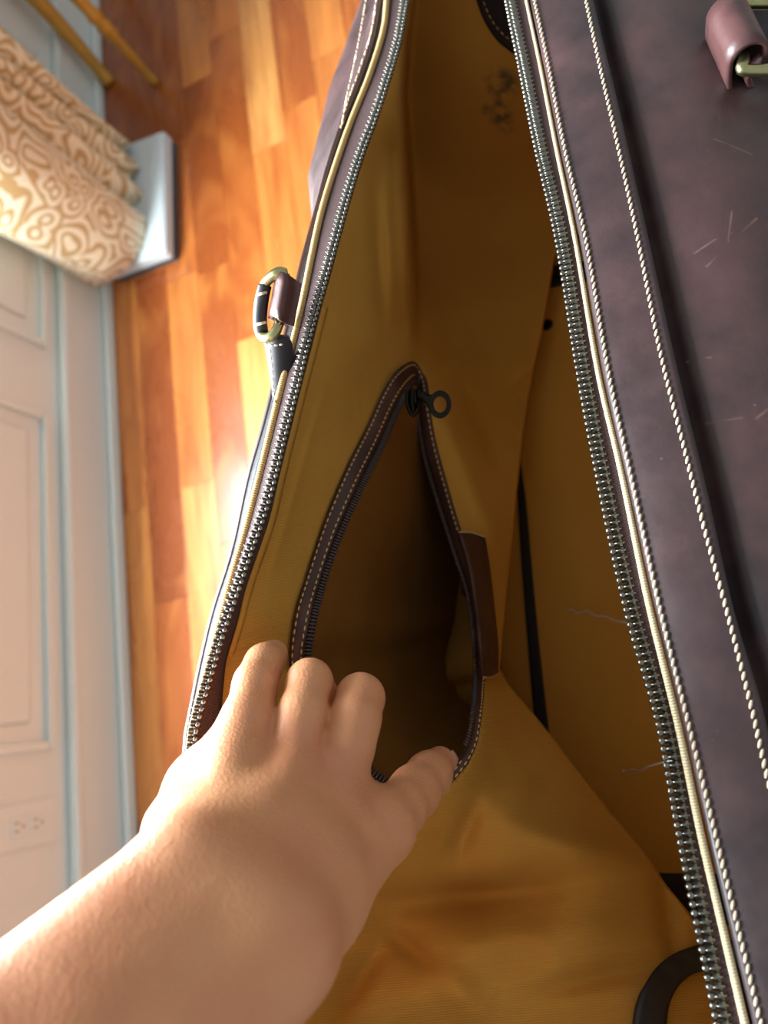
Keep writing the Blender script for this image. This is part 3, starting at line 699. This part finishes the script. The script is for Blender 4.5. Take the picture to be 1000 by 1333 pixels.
# drop along the ring follows the field at the outer edge so both sides of the band lie flat
to = cr(pouter + pouter[:1], 520, True); ti = cr(pinner + pinner[:1], 520, True)
Do = Dfield(to[:, 0], to[:, 1])
Do = np.convolve(np.concatenate([Do[-12:], Do, Do[:12]]), np.ones(9) / 9, 'same')[12:-12]
tipl = np.exp(-(np.minimum(np.arange(520), 519 - np.arange(520)) / 26.0) ** 2) * .0045
Do = Do - tipl
O3 = np.array([P(a, b, d - .002) for (a, b), d in zip(to, Do)])
yy = ti[:, 1]; dsh = np.interp(np.arange(520), [0, 30, 200, 260, 300, 500, 519], [.002, .001, .002, .001, .004, .004, .002])
I3 = np.array([P(a, b, d - .0015 + s) for (a, b), d, s in zip(ti, Do, dsh)])
band = ribbon('pocket_trim', O3, I3 * .8 + O3 * .2, 0.0022, M['leather_trim'], bag, 7, 0.0006)
tapeP = ribbon('pocket_zipper_tape', I3 * .75 + O3 * .25 + [0, 0, -.0012], I3 * 1.0 + [0, 0, -.0012], 0.0007, M['tape'], bag, 3)
def toward(a): return O3 * (1 - a) + I3 * a
def lift(c, h):
    v = CAM - c; return c + v / np.linalg.norm(v, axis=1, keepdims=True) * h
LT = slice(0, 285); RT = slice(300, 519)
stitches('stitching', lift(toward(.16), .0006)[:519], 0.0036, 0.0025, 0.0009, 0.0008, M['thread_gold'], bag, 0, 0.0002)
stitches('stitching', lift(toward(.62), .0006)[0:290], 0.0036, 0.0025, 0.0009, 0.0008, M['thread_gold'], bag, 0, 0.0002)
# coil teeth of the pocket zipper
def coil(name, path, pitch, l, w):
    p = even(path, step=pitch); Tn = np.gradient(p, axis=0); Tn /= np.linalg.norm(Tn, axis=1, keepdims=True); parts = []
    for i in range(len(p)):
        v = CAM - p[i]; v /= np.linalg.norm(v); up = v - Tn[i] * v.dot(Tn[i]); up /= np.linalg.norm(up); s = np.cross(up, Tn[i])
        parts.append(bead(p[i], s, Tn[i], up, l / 2, w / 2, w / 2))
    V, Fc = merge(parts); return tag(mesh_obj(name, V, Fc, M['dark_coil'], tapeP), kind='stuff')
coil('pocket_zipper_teeth', lift(toward(.98), .0002)[8:285], 0.0017, 0.0042, 0.0013)
coil('pocket_zipper_teeth', lift(toward(.98), .0002)[300:512], 0.0017, 0.0036, 0.0013)
# the sack behind the opening
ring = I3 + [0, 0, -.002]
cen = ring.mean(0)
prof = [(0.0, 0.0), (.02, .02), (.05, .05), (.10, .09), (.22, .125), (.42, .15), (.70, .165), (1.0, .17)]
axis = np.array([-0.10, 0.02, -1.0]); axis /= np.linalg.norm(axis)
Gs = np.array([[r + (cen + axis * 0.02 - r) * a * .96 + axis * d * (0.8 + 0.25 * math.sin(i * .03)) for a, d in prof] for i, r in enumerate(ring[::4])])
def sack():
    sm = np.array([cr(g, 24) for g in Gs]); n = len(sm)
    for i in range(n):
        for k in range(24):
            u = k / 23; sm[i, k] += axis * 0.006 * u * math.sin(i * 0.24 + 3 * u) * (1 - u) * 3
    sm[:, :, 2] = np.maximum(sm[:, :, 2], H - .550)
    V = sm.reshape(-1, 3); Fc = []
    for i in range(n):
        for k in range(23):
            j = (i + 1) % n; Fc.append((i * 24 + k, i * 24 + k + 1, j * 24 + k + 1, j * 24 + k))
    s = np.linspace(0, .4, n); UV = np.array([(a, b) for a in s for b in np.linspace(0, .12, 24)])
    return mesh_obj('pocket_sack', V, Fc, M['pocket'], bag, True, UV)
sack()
# canvas edge turned over beside the right half of the zipper
ribbon('pocket_facing', I3[300:500] + [-.0006, 0, -.002], I3[300:500] + np.array([-.0022, 0, -.004]), 0.0006, M['lining_v'], bag, 3)
# leather patch behind the right trim
pt = [[(598, 693), (616, 694), (632, 700)], [(612, 735), (626, 738), (639, 745)], [(620, 780), (632, 782), (644, 790)], [(626, 830), (638, 832), (649, 838)], [(630, 882), (640, 882), (649, 877)]]
Dp = lambda x, y: float(Dfield(np.array([min(x, dsil(y) - 2)]), np.array([y]))[0]) - .0042
Gp = np.array([[P(x, y, Dp(x, y)) for x, y in r] for r in pt])
Gp = np.array([cr(Gp[:, j], 30) for j in range(3)]).transpose(1, 0, 2); Gp = np.array([cr(g, 9) for g in Gp])
ptch = slab('leather_patch', Gp, 0.0022, M['leather_trim'], bag)
tube('patch_edge', lift(Gp[0], .0003), 0.0005, M['thread_gold'], ptch, 6); tube('patch_edge', lift(Gp[-1], .0003), 0.0005, M['thread_gold'], ptch, 6)
# slider and pull
def flat_ring(name, c, ax, ay, r_out, r_in, sx, th, mat, parent, seg=28):
    nrm = np.cross(ax, ay); V = []; Fc = []
    for k in range(seg):
        a = 2 * math.pi * k / seg; u = ax * math.cos(a) * sx + ay * math.sin(a)
        for rr, z in ((r_out, th / 2), (r_out, -th / 2), (r_in, -th / 2), (r_in, th / 2)): V.append(c + u * rr + nrm * z)
    for k in range(seg):
        l = (k + 1) % seg
        for q in range(4): Fc.append((k * 4 + q, k * 4 + (q + 1) % 4, l * 4 + (q + 1) % 4, l * 4 + q))
    return mesh_obj(name, V, Fc, mat, parent, False)
zs = 0.385
cs = PZ(538, 524, zs); ux = R @ np.array([1., 0, 0]); uy = R @ np.array([0., 1, 0]); uz = R @ np.array([0., 0, 1])
def pz(px, py, z=zs): return PZ(px, py, z)
V, Fc, UV = tube_data(cr([pz(531, 508), pz(530, 520), pz(532, 532), pz(538, 541), pz(544, 532), pz(546, 518), pz(545, 508)], 30), 0.0011, 8)
sl = mesh_obj('zipper_slider', V, Fc, M['gun'], bag, True, UV)
body = np.array([[pz(531, 507, zs + .001), pz(538, 506, zs - .0005), pz(545, 507, zs + .001)], [pz(530, 522, zs + .001), pz(538, 522, zs - .001), pz(546, 521, zs + .001)], [pz(534, 537, zs + .001), pz(538, 538, zs), pz(542, 537, zs + .001)]])
body = np.array([cr(b, 7) for b in body]); body = np.array([cr(body[:, j], 9) for j in range(7)]).transpose(1, 0, 2)
slab('slider_body', body, 0.003, M['gun'], sl)
tube('slider_bridge', cr([pz(540, 508), pz(540, 514, zs - .004), pz(541, 524, zs - .004), pz(543, 530)], 16), 0.0009, M['gun'], sl, 8)
flat_ring('pull_ring', pz(573, 527, zs - .004), ux, uy, 0.0072, 0.0042, 0.80, 0.0018, M['gun'], sl)
arm_ = np.array([[pz(541, 511, zs - .004), pz(541, 519, zs - .004)], [pz(552, 511, zs - .005), pz(553, 524, zs - .005)], [pz(560, 514, zs - .0045), pz(560, 532, zs - .0045)], [pz(566, 513, zs - .004), pz(563, 538, zs - .004)]])
slab('pull_tab', np.array([cr(arm_[:, j], 10) for j in range(2)]).transpose(1, 0, 2), 0.0018, M['gun'], sl)

# inside bottom: stiff board with dark webbing round it, rivets, right inner wall ------
bx0 = lambda y: np.interp(y, [-.15, .2, .37], [-.20, -.15, -.13])
Gbd = np.array([[np.array([bx0(y) + (0.095 - bx0(y)) * t, y, H - .555 + .004 * math.sin(t * 3.1)]) for t in np.linspace(0, 1, 14)] for y in np.linspace(-.165, .37, 40)])
slab('bottom_board', Gbd, 0.003, M['board'], bag)
def bpt(px, py, d=.5535): return P(px, py, d)
edL = [bpt(668, 520), bpt(679, 600), bpt(686, 700), bpt(695, 800), bpt(703, 880), bpt(716, 965), bpt(722, 1010)]
edR = [(-.0005 + p) for p in edL]
wL = even(cr([bpt(655, 470), bpt(668, 560), bpt(676, 650), bpt(683, 760), bpt(690, 860), bpt(700, 965), bpt(704, 1010)], 60), 60) 
wL = np.array([P(*q) for q in cr([(669, 560, .551), (674, 650, .551), (681, 760, .551), (689, 860, .551), (696, 940, .551), (702, 1010, .551)], 60)])
wR = np.array([P(*q) for q in cr([(671, 560, .551), (684, 650, .551), (694, 760, .551), (704, 860, .551), (713, 940, .551), (721, 1010, .551)], 60)])
ribbon('webbing_strip', wL, wR, 0.003, M['black_nylon'], bag, 5)
ribbon('webbing_strip', np.array([P(*q) for q in cr([(690, 352, .551), (760, 340, .551), (830, 332, .551)], 30)]), np.array([P(*q) for q in cr([(690, 380, .551), (760, 368, .551), (830, 360, .551)], 30)]), 0.003, M['black_nylon'], bag, 5)
ribbon('webbing_strip', np.array([P(*q) for q in cr([(800, 1136, .551), (880, 1137, .551), (980, 1138, .551)], 30)]), np.array([P(*q) for q in cr([(820, 1205, .551), (890, 1205, .551), (990, 1205, .551)], 30)]), 0.003, M['black_nylon'], bag, 5)
def rivet(c):
    V = []; Fc = []; seg = 18
    for r_, z in ((0.0052, 0.0), (0.0050, .0012), (0.0034, .0022), (0.0012, .0025)):
        for k in range(seg): a = 2 * math.pi * k / seg; V.append(c + np.array([r_ * math.cos(a), r_ * math.sin(a), z]))
    for i in range(3):
        for k in range(seg): Fc.append((i * seg + k, i * seg + (k + 1) % seg, (i + 1) * seg + (k + 1) % seg, (i + 1) * seg + k))
    Fc.append(tuple(3 * seg + k for k in range(seg))); return mesh_obj('rivet', V, Fc, M['gun'], bag)
rivet(bpt(713, 424, .553)); rivet(np.array([.06, .3, H - .553])); 
rows = []
for k in range(0, len(A1), 4):
    a = A1[k]; y = a[1]
    if y > .31: continue
    rows.append(cr([a + [.012, 0, -.004], (a[0] + .045, y, a[2] - .03), (.105, y, H - .43), (.112, y, H - .51), (.092, y, H - .556)], 24))
slab('lining', np.array(rows), 0.0012, M['lining_v'], bag)
# rounded dark leather trim low on the near side and the sewn tab at the far end
trA = cr([(823, 1420, .40), (825, 1340, .40), (832, 1303, .405), (848, 1268, .41), (872, 1245, .415), (900, 1233, .42), (930, 1226, .425), (965, 1225, .43)], 70)
trB = cr([(868, 1420, .40), (868, 1340, .40), (872, 1308, .405), (884, 1284, .41), (900, 1270, .415), (920, 1264, .42), (945, 1260, .425), (975, 1260, .43)], 70)
def onl2(t, lift): return np.array([P(x, y, float(Dfield(np.array([min(x, dsil(y) - 1)]), np.array([y]))[0]) - lift) for x, y, d in t])
ribbon('rounded_trim', onl2(trA, .005), onl2(trB, .005), 0.003, M['leather_edge'], bag, 7, .001)
tb = [[(606, -60), (660, -60), (720, -60)], [(613, -30), (660, -30), (720, -30)], [(620, 0), (660, 0), (720, 0)], [(631, 29), (665, 20), (722, 15)], [(648, 54), (675, 45), (724, 40)], [(672, 73), (690, 70), (726, 70)]]
Gtb = np.array([[P(x, y, .368 + y * .00045) for x, y in r] for r in tb]); Gtb = np.array([cr(g, 12) for g in Gtb]); Gtb = np.array([cr(Gtb[:, j], 30) for j in range(12)]).transpose(1, 0, 2)
ltab = slab('leather_tab', Gtb, 0.003, M['leather_edge'], bag)
stitches('stitching', np.array([P(x, y, .366 + y * .00045) for x, y in cr([(622, -30), (629, 0), (640, 26), (656, 46), (682, 64)], 50)]), 0.0042, 0.003, 0.0007, 0.0007, M['thread_gold'], ltab)
# two loose threads
tube('loose_thread', curve3([(727, 791, .56), (734, 796, .555), (744, 794, .55), (752, 799, .545), (764, 796, .53), (776, 802, .51), (788, 803, .49), (800, 808, .46), (815, 811, .42), (832, 815, .38), (850, 818, .31)], 90), 0.0005, M['thread_white'], bag, 5)
tube('loose_thread', curve3([(812, 1003, .54), (810, 1007, .54), (816, 1006, .53), (824, 1003, .52), (832, 1004, .50), (842, 999, .47), (852, 996, .43), (875, 990, .31)], 70), 0.0005, M['thread_white'], bag, 5)

# handle fittings ----------------------------------------------------------------
def sweep_loop(name, prof, a0, a1, th, mat, parent):   # profile of 3-D points swept between two ends
    pr = cr(prof, 40); t = np.linspace(0, 1, 6); G = pr[:, None] + (a0[None, None] * (1 - t)[None, :, None] + a1[None, None] * t[None, :, None]); return slab(name, G, th, mat, parent)
# right: leather tab rolled round the ring
zr = 0.328
def q(px, py, z=zr): return PZ(px, py, z)
c0 = q(946, 18, .332)
axr = q(980, 88, .318) - c0
prof = []
xr = R @ np.array([1., 0, 0]); zr_ = R @ np.array([0, 0, 1.])
xr = xr - axr * xr.dot(axr) / axr.dot(axr); xr /= np.linalg.norm(xr); zr_ = np.cross(xr, axr); zr_ /= np.linalg.norm(zr_)
if zr_.dot(CAM - c0) < 0: zr_ = -zr_
rl = 0.0088
for a in np.linspace(-60, 205, 14): prof.append(c0 + xr * rl * math.cos(math.radians(a)) + zr_ * rl * math.sin(math.radians(a)))
prof = [c0 + xr * .024 - zr_ * .022] + [prof[0] * .6 + (c0 + xr * .006 - zr_ * .012) * .4] + prof[2:] + [c0 - xr * .002 - zr_ * .016, c0 + xr * .020 - zr_ * .030]
sweep_loop('handle_tab', prof[::-1], axr * -.02, axr * .86, 0.0022, M['leather_tab'], bag)
ringp = cr([q(1080, 10, .335), q(1000, 4, .333), q(950, 8, .333), q(949, 22, .331), q(962, 55, .325), q(968, 80, .320), q(966, 90, .319), q(985, 92, .320), q(1020, 91, .322), q(1085, 92, .326), q(1095, 50, .33), q(1080, 10, .335)], 100)
rg = tube('handle_ring', ringp, 0.0026, M['brass_ring'], bag, 10, False)
hs = np.array([[q(972, 14, zr + .004), q(990, 84, zr + .004)], [q(1010, 14, zr + .003), q(1022, 84, zr + .003)], [q(1080, 20, zr + .004), q(1085, 80, zr + .004)], [q(1160, 70, zr + .01), q(1150, 130, zr + .01)], [WP(.150, .15, .395), WP(.143, .16, .42)], [WP(.160, .08, .415), WP(.156, .08, .44)], [WP(.158, .0, .405), WP(.152, -.01, .43)], [WP(.14, -.07, .37), WP(.135, -.09, .39)], [WP(.10, -.10, .333), WP(.10, -.13, .338)]])
slab('handle_strap', np.array([cr(hs[:, j], 70) for j in range(2)]).transpose(1, 0, 2), 0.004, M['leather_edge'], bag)
stitches('stitching', np.array([q(x, y, zr - .0005) for x, y in ((986, 62), (1000, 63), (1020, 66))]), .0024, .0016, .0009, .0009, M['thread'], bag)
# left: tab standing out from the side, ring and hanging handle
zl = 0.325
def q2(px, py, z=zl): return PZ(px, py, z)
pf = [q2(392, 374, zl + .012), q2(384, 369, zl), q2(372, 361, zl - .006), q2(362, 358, zl - .003), q2(358, 361, zl + .004), q2(362, 366, zl + .010), q2(376, 374, zl + .018)]
axl = q2(362, 430) - q2(372, 372)
sweep_loop('handle_tab', pf, axl * -.08, axl * .92, 0.0020, M['leather_tab'], bag)
rp = cr([q2(371, 356, zl), q2(363, 355, zl - .002), q2(352, 362, zl), q2(343, 374, zl + .003), q2(338, 392, zl + .005), q2(336, 414, zl + .006), q2(338, 432, zl + .005), q2(345, 440, zl + .002), q2(355, 437, zl), q2(362, 426, zl), q2(364, 412, zl + .003), q2(367, 385, zl + .004), q2(371, 356, zl)], 80)
tube('handle_ring', rp, 0.0023, M['brass_ring'], bag, 10)
wr = cr([q2(345, 372, zl + .003), q2(341, 392, zl + .004), q2(339, 415, zl + .005), q2(341, 434, zl + .004)], 24)
tube('handle_wrap', wr, 0.0031, M['leather_edge'], bag, 10)
for a, b in (((335, 384), (347, 381)), ((334, 423), (346, 420))):
    tube('wrap_stitch', [q2(*a, zl), q2((a[0] + b[0]) / 2, (a[1] + b[1]) / 2, zl - .0012), q2(*b, zl)], 0.0006, M['thread'], bag, 6)
hl = np.array([[q2(341, 436, zl + .006), q2(374, 440, zl + .006)], [q2(345, 452, zl + .008), q2(380, 452, zl + .008)], [q2(350, 485, zl + .010), q2(380, 480, zl + .010)], [q2(357, 535, zl + .012), q2(382, 530, zl + .014)],
               [WP(-.188, .11, .31), WP(-.182, .12, .335)], [WP(-.205, .05, .34), WP(-.200, .05, .365)], [WP(-.228, -.02, .345), WP(-.226, -.02, .37)], [WP(-.238, -.09, .335), WP(-.236, -.09, .36)]])
slab('handle_strap', np.array([cr(hl[:, j], 50) for j in range(2)]).transpose(1, 0, 2), 0.0035, M['leather_edge'], bag)
stitches('stitching', np.array([q2(x, y, zl + .005) for x, y in cr([(351, 448), (354, 480), (359, 530), (366, 560)], 30)]), .0032, .0024, .0008, .0008, M['thread'], bag)
stitches('stitching', np.array([q2(x, y, zl + .004) for x, y in cr([(347, 448), (356, 450), (366, 449)], 12)]), .0026, .0018, .0009, .0009, M['thread'], bag)

# ------------------------------------------------------------------ hand and forearm
def C(px, py, z): return np.array([(px - 500) / F * z, (667 - py) / F * z, -z])
class Field:
    def __init__(s, lo, hi, h):
        s.lo = np.array(lo); s.h = h; s.n = np.ceil((np.array(hi) - s.lo) / h).astype(int) + 1; s.f = np.full(s.n, 0.1, np.float32)
    def cone(s, a, b, ra, rb, k, f=None):
        f = s.f if f is None else f; m = max(ra, rb) + max(0.02, k * 1.5)
        lo = np.minimum(a, b) - m; hi = np.maximum(a, b) + m
        i0 = np.clip(((lo - s.lo) / s.h).astype(int), 0, s.n - 1); i1 = np.clip(((hi - s.lo) / s.h).astype(int) + 2, 1, s.n)
        if (i1 <= i0).any(): return
        g = [s.lo[d] + s.h * np.arange(i0[d], i1[d]) for d in range(3)]
        X, Y, Z = np.meshgrid(*g, indexing='ij'); X -= a[0]; Y -= a[1]; Z -= a[2]
        ba = b - a; L2 = ba.dot(ba); t = np.clip((X * ba[0] + Y * ba[1] + Z * ba[2]) / L2, 0, 1)
        d = np.sqrt((X - t * ba[0]) ** 2 + (Y - t * ba[1]) ** 2 + (Z - t * ba[2]) ** 2) - (ra + (rb - ra) * t)
        sl = tuple(slice(i0[q], i1[q]) for q in range(3)); o = f[sl]
        if k > 0:
            hh = np.clip(0.5 + 0.5 * (o - d) / k, 0, 1); f[sl] = o * (1 - hh) + d * hh - k * hh * (1 - hh)
        else: f[sl] = np.minimum(o, d)
    def chain(s, pts, k, f):
        for (a, ra), (b, rb) in zip(pts[:-1], pts[1:]): s.cone(np.array(a), np.array(b), ra, rb, k, f)
def surface_nets(f, lo, h):
    ins = f < 0; nx, ny, nz = f.shape
    cnt = np.zeros((nx - 1, ny - 1, nz - 1), np.int8); 
    for dx in (0, 1):
        for dy in (0, 1):
            for dz in (0, 1): cnt += ins[dx:nx - 1 + dx, dy:ny - 1 + dy, dz:nz - 1 + dz]
    act = np.argwhere((cnt > 0) & (cnt < 8)); idx = -np.ones(cnt.shape, np.int64); idx[tuple(act.T)] = np.arange(len(act))
    corners = np.array([(a, b, c) for a in (0, 1) for b in (0, 1) for c in (0, 1)])
    vals = np.stack([f[tuple((act + c).T)] for c in corners], 1)
    S = np.zeros((len(act), 3)); N = np.zeros(len(act))
    for i in range(8):
        for j in range(i + 1, 8):
            if np.abs(corners[i] - corners[j]).sum() != 1: continue
            a, b = vals[:, i], vals[:, j]; m = (a < 0) != (b < 0); t = a[m] / (a[m] - b[m])
            S[m] += corners[i] + t[:, None] * (corners[j] - corners[i]); N[m] += 1
    V = lo + h * (act + S / N[:, None]); Fc = []
    for ax in range(3):
        u, v = (ax + 1) % 3, (ax + 2) % 3
        s0 = [slice(None)] * 3; s1 = [slice(None)] * 3; s0[ax] = slice(0, -1); s1[ax] = slice(1, None)
        a, b = ins[tuple(s0)], ins[tuple(s1)]
        e = np.argwhere(a != b); e = e[(e[:, u] > 0) & (e[:, v] > 0) & (e[:, u] < f.shape[u] - 1) & (e[:, v] < f.shape[v] - 1)]
        du = np.zeros(3, int); du[u] = 1; dv = np.zeros(3, int); dv[v] = 1
        qd = np.stack([idx[tuple((e - du - dv).T)], idx[tuple((e - dv).T)], idx[tuple(e.T)], idx[tuple((e - du).T)]], 1)
        inn = a[tuple(e.T)]; qd[~inn] = qd[~inn][:, ::-1]; Fc.append(qd)
    return V, np.vstack(Fc)
fd = Field((-.275, -.30, -.36), (.045, -.045, -.008), 0.00116)
body = fd.f
Wu, Wr = C(247, 1132, .213), C(354, 1234, .203); Eu, Er = np.array([-.215, -.215, -.07]), np.array([-.195, -.240, -.065])
mid = (Wu + Wr) / 2
# forearm
for a, b, ra, rb in ((Wu, Eu, .0158, .034), (Wr, Er, .0166, .034), (mid + [0, 0, .002], (Eu + Er) / 2, .016, .036)): fd.cone(a, b, ra, rb, .014)
fd.cone(C(294, 984, .268), C(264, 1026, .262), .0100, .0112, .010); fd.cone(C(264, 1026, .262), C(240, 1082, .238), .0112, .0134, .010)
da = (Eu + Er) / 2 - mid; da /= np.linalg.norm(da)
# back of the hand
I, Mi, Ri, Li = C(433, 1036, .262), C(378, 1014, .257), C(312, 992, .261), C(273, 1034, .277)
for a, b, ra, rb in ((Wr * .8 + Wu * .2, I, .0150, .0112), (mid, Mi, .0158, .0115), (Wu * .8 + Wr * .2, Ri, .0155, .0118), (Wu, Li, .0150, .0102)): fd.cone(a, b, ra, rb, .007)
fd.cone(I + [0, -.004, -.010], Li + [0, -.003, -.006], .009, .008, .010)
fd.cone(mid + [0, 0, -.008], (I + Mi) / 2 + [0, -.004, -.012], .014, .011, .012)
# ball of the thumb and web
Tc, Tm, Ti, Tt = C(408, 1172, .228), C(498, 1080, .262), C(539, 1031, .292), C(573, 993, .318)
fd.cone(Wr, Tc, .0155, .0145, .012); fd.cone(Tc, Tm, .0145, .0110, .010); fd.cone(C(445, 1080, .256), C(480, 1062, .268), .010, .008, .012)
fd.cone(mid + da * .04, (mid + Mi) / 2, .0195, .0122, .012); fd.cone(Wr + da * .03, Wr * .5 + I * .5, .0170, .0120, .010)
fing = np.full(fd.n, 0.1, np.float32)
def finger(pts, k=.004):
    g = np.full(fd.n, 0.1, np.float32); fd.chain(pts, k, g); return g
fs = [finger([(I, .0100), (C(453, 972, .269), .0092), (C(462, 938, .274), .0090), (C(469, 909, .284), .0088), (C(471, 916, .303), .0082), (C(473, 934, .325), .0075), (C(474, 952, .338), .0062)]),
      finger([(Mi, .0096), (C(389, 950, .268), .0085), (C(394, 928, .272), .0084), (C(403, 888, .283), .0082), (C(408, 893, .303), .0078), (C(417, 906, .325), .0074), (C(418, 924, .340), .0062)]),
      finger([(Ri, .0108), (C(322, 942, .270), .0097), (C(333, 890, .283), .0080), (C(344, 864, .292), .0072), (C(356, 852, .300), .0060)]),
      finger([(Li, .0098), (C(292, 1000, .294), .0084), (C(312, 990, .312), .0078), (C(332, 995, .322), .0070), (C(348, 1010, .322), .0060)]),
      finger([(Tm, .0106), (C(520, 1053, .278), .0089), (Ti, .0089), (C(558, 1010, .306), .0082), (Tt, .0068)], .007)]
for g in fs: fing = np.minimum(fing, g)
k = .0055; hh = np.clip(.5 + .5 * (fd.f - fing) / k, 0, 1); tot = fd.f * (1 - hh) + fing * hh - k * hh * (1 - hh)
# knuckle tops
fd.f = tot
for kp, r_ in ((I, .0060), (Mi, .0066), (Ri, .0080)): fd.cone(kp + [0, .001, .0056], kp + [0, -.010, .0046], r_, r_ * .8, .008)
V, Fq = surface_nets(fd.f, fd.lo, fd.h)
# relax the grid marks
ed = np.vstack([Fq[:, [0, 1]], Fq[:, [1, 2]], Fq[:, [2, 3]], Fq[:, [3, 0]]]); ed = np.unique(np.sort(ed, 1), axis=0)
deg = np.bincount(ed.ravel(), minlength=len(V)).astype(float)
for it in range(6):
    S = np.zeros_like(V); np.add.at(S, ed[:, 0], V[ed[:, 1]]); np.add.at(S, ed[:, 1], V[ed[:, 0]]); V = V + (0.5 if it % 2 == 0 else -0.48) * (S / deg[:, None] - V)
Vw = V @ R.T + CAM
def skin_mat():
    m = NT('skin'); p = m.pos()
    n1 = m.noise(28, 4, p); n2 = m.noise(110, 3, p)
    col = m.mix(m.ramp(n1, [(0.35, (0, 0, 0, 1)), (0.7, (1, 1, 1, 1))]), srgb(212, 148, 104), srgb(200, 130, 92))
    col = m.mix(m.math('MULTIPLY', n2, 0.2), col, srgb(222, 164, 122))
    for kp in (R @ I + CAM, R @ Mi + CAM, R @ Ri + CAM): col = m.mix(m.math('MULTIPLY', m.blob(kp, .022), 0.4), col, srgb(190, 102, 80))
    v = m.n('ShaderNodeTexVoronoi'); v.inputs['Scale'].default_value = 900; m.l(p, v.inputs['Vector'])
    wr_ = m.noise(1, 3, m.mapping(p, (700, 260, 500), (0, 0, 0.6)))
    nb = m.bump(m.math('ADD', v.outputs['Distance'], wr_), 0.22, 0.0006); nb = m.bump(m.noise(90, 3, p), 0.15, 0.002, nb)
    m.set(Base_Color=col, Roughness=0.48, Normal=nb, Subsurface_Weight=0.25, Subsurface_Scale=0.004, Specular_IOR_Level=0.4)
    m.b.inputs['Subsurface Radius'].default_value = (1.0, 0.35, 0.2); return m.m
M['skin'] = skin_mat()
person = mesh_obj('person', Vw, Fq, M['skin'])
tag(person, 'bare left forearm and hand reaching into the bag, fingers holding the pocket open', 'person')
M['nail'] = plain('fingernail', srgb(216, 164, 148), 0.3, 0, srgb(206, 150, 132), 200)
def nail(c, ax, sd, up, l, w):
    G = np.empty((9, 9, 3))
    for i, u in enumerate(np.linspace(-1, 1, 9)):
        for j, v in enumerate(np.linspace(-1, 1, 9)):
            ww = w * math.sqrt(max(.05, 1 - max(0, abs(u) - .35) ** 2 * 2.2)); G[i, j] = c + ax * l * u + sd * ww * v - up * (w * .42 * v * v + l * .12 * u * u)
    return slab('fingernail', G, 0.0006, M['nail'], person)
def unit(v): return v / np.linalg.norm(v)
ax = unit(Tt - Ti); up = unit(np.array([.80, -.02, .60]) - ax * ax.dot(np.array([.80, -.02, .60]))); sd = np.cross(ax, up)
Rw = lambda v: R @ v
nail(R @ (Tt + ax * .0005 + up * .0068) + CAM, Rw(ax), Rw(sd), Rw(up), .0062, .0050)
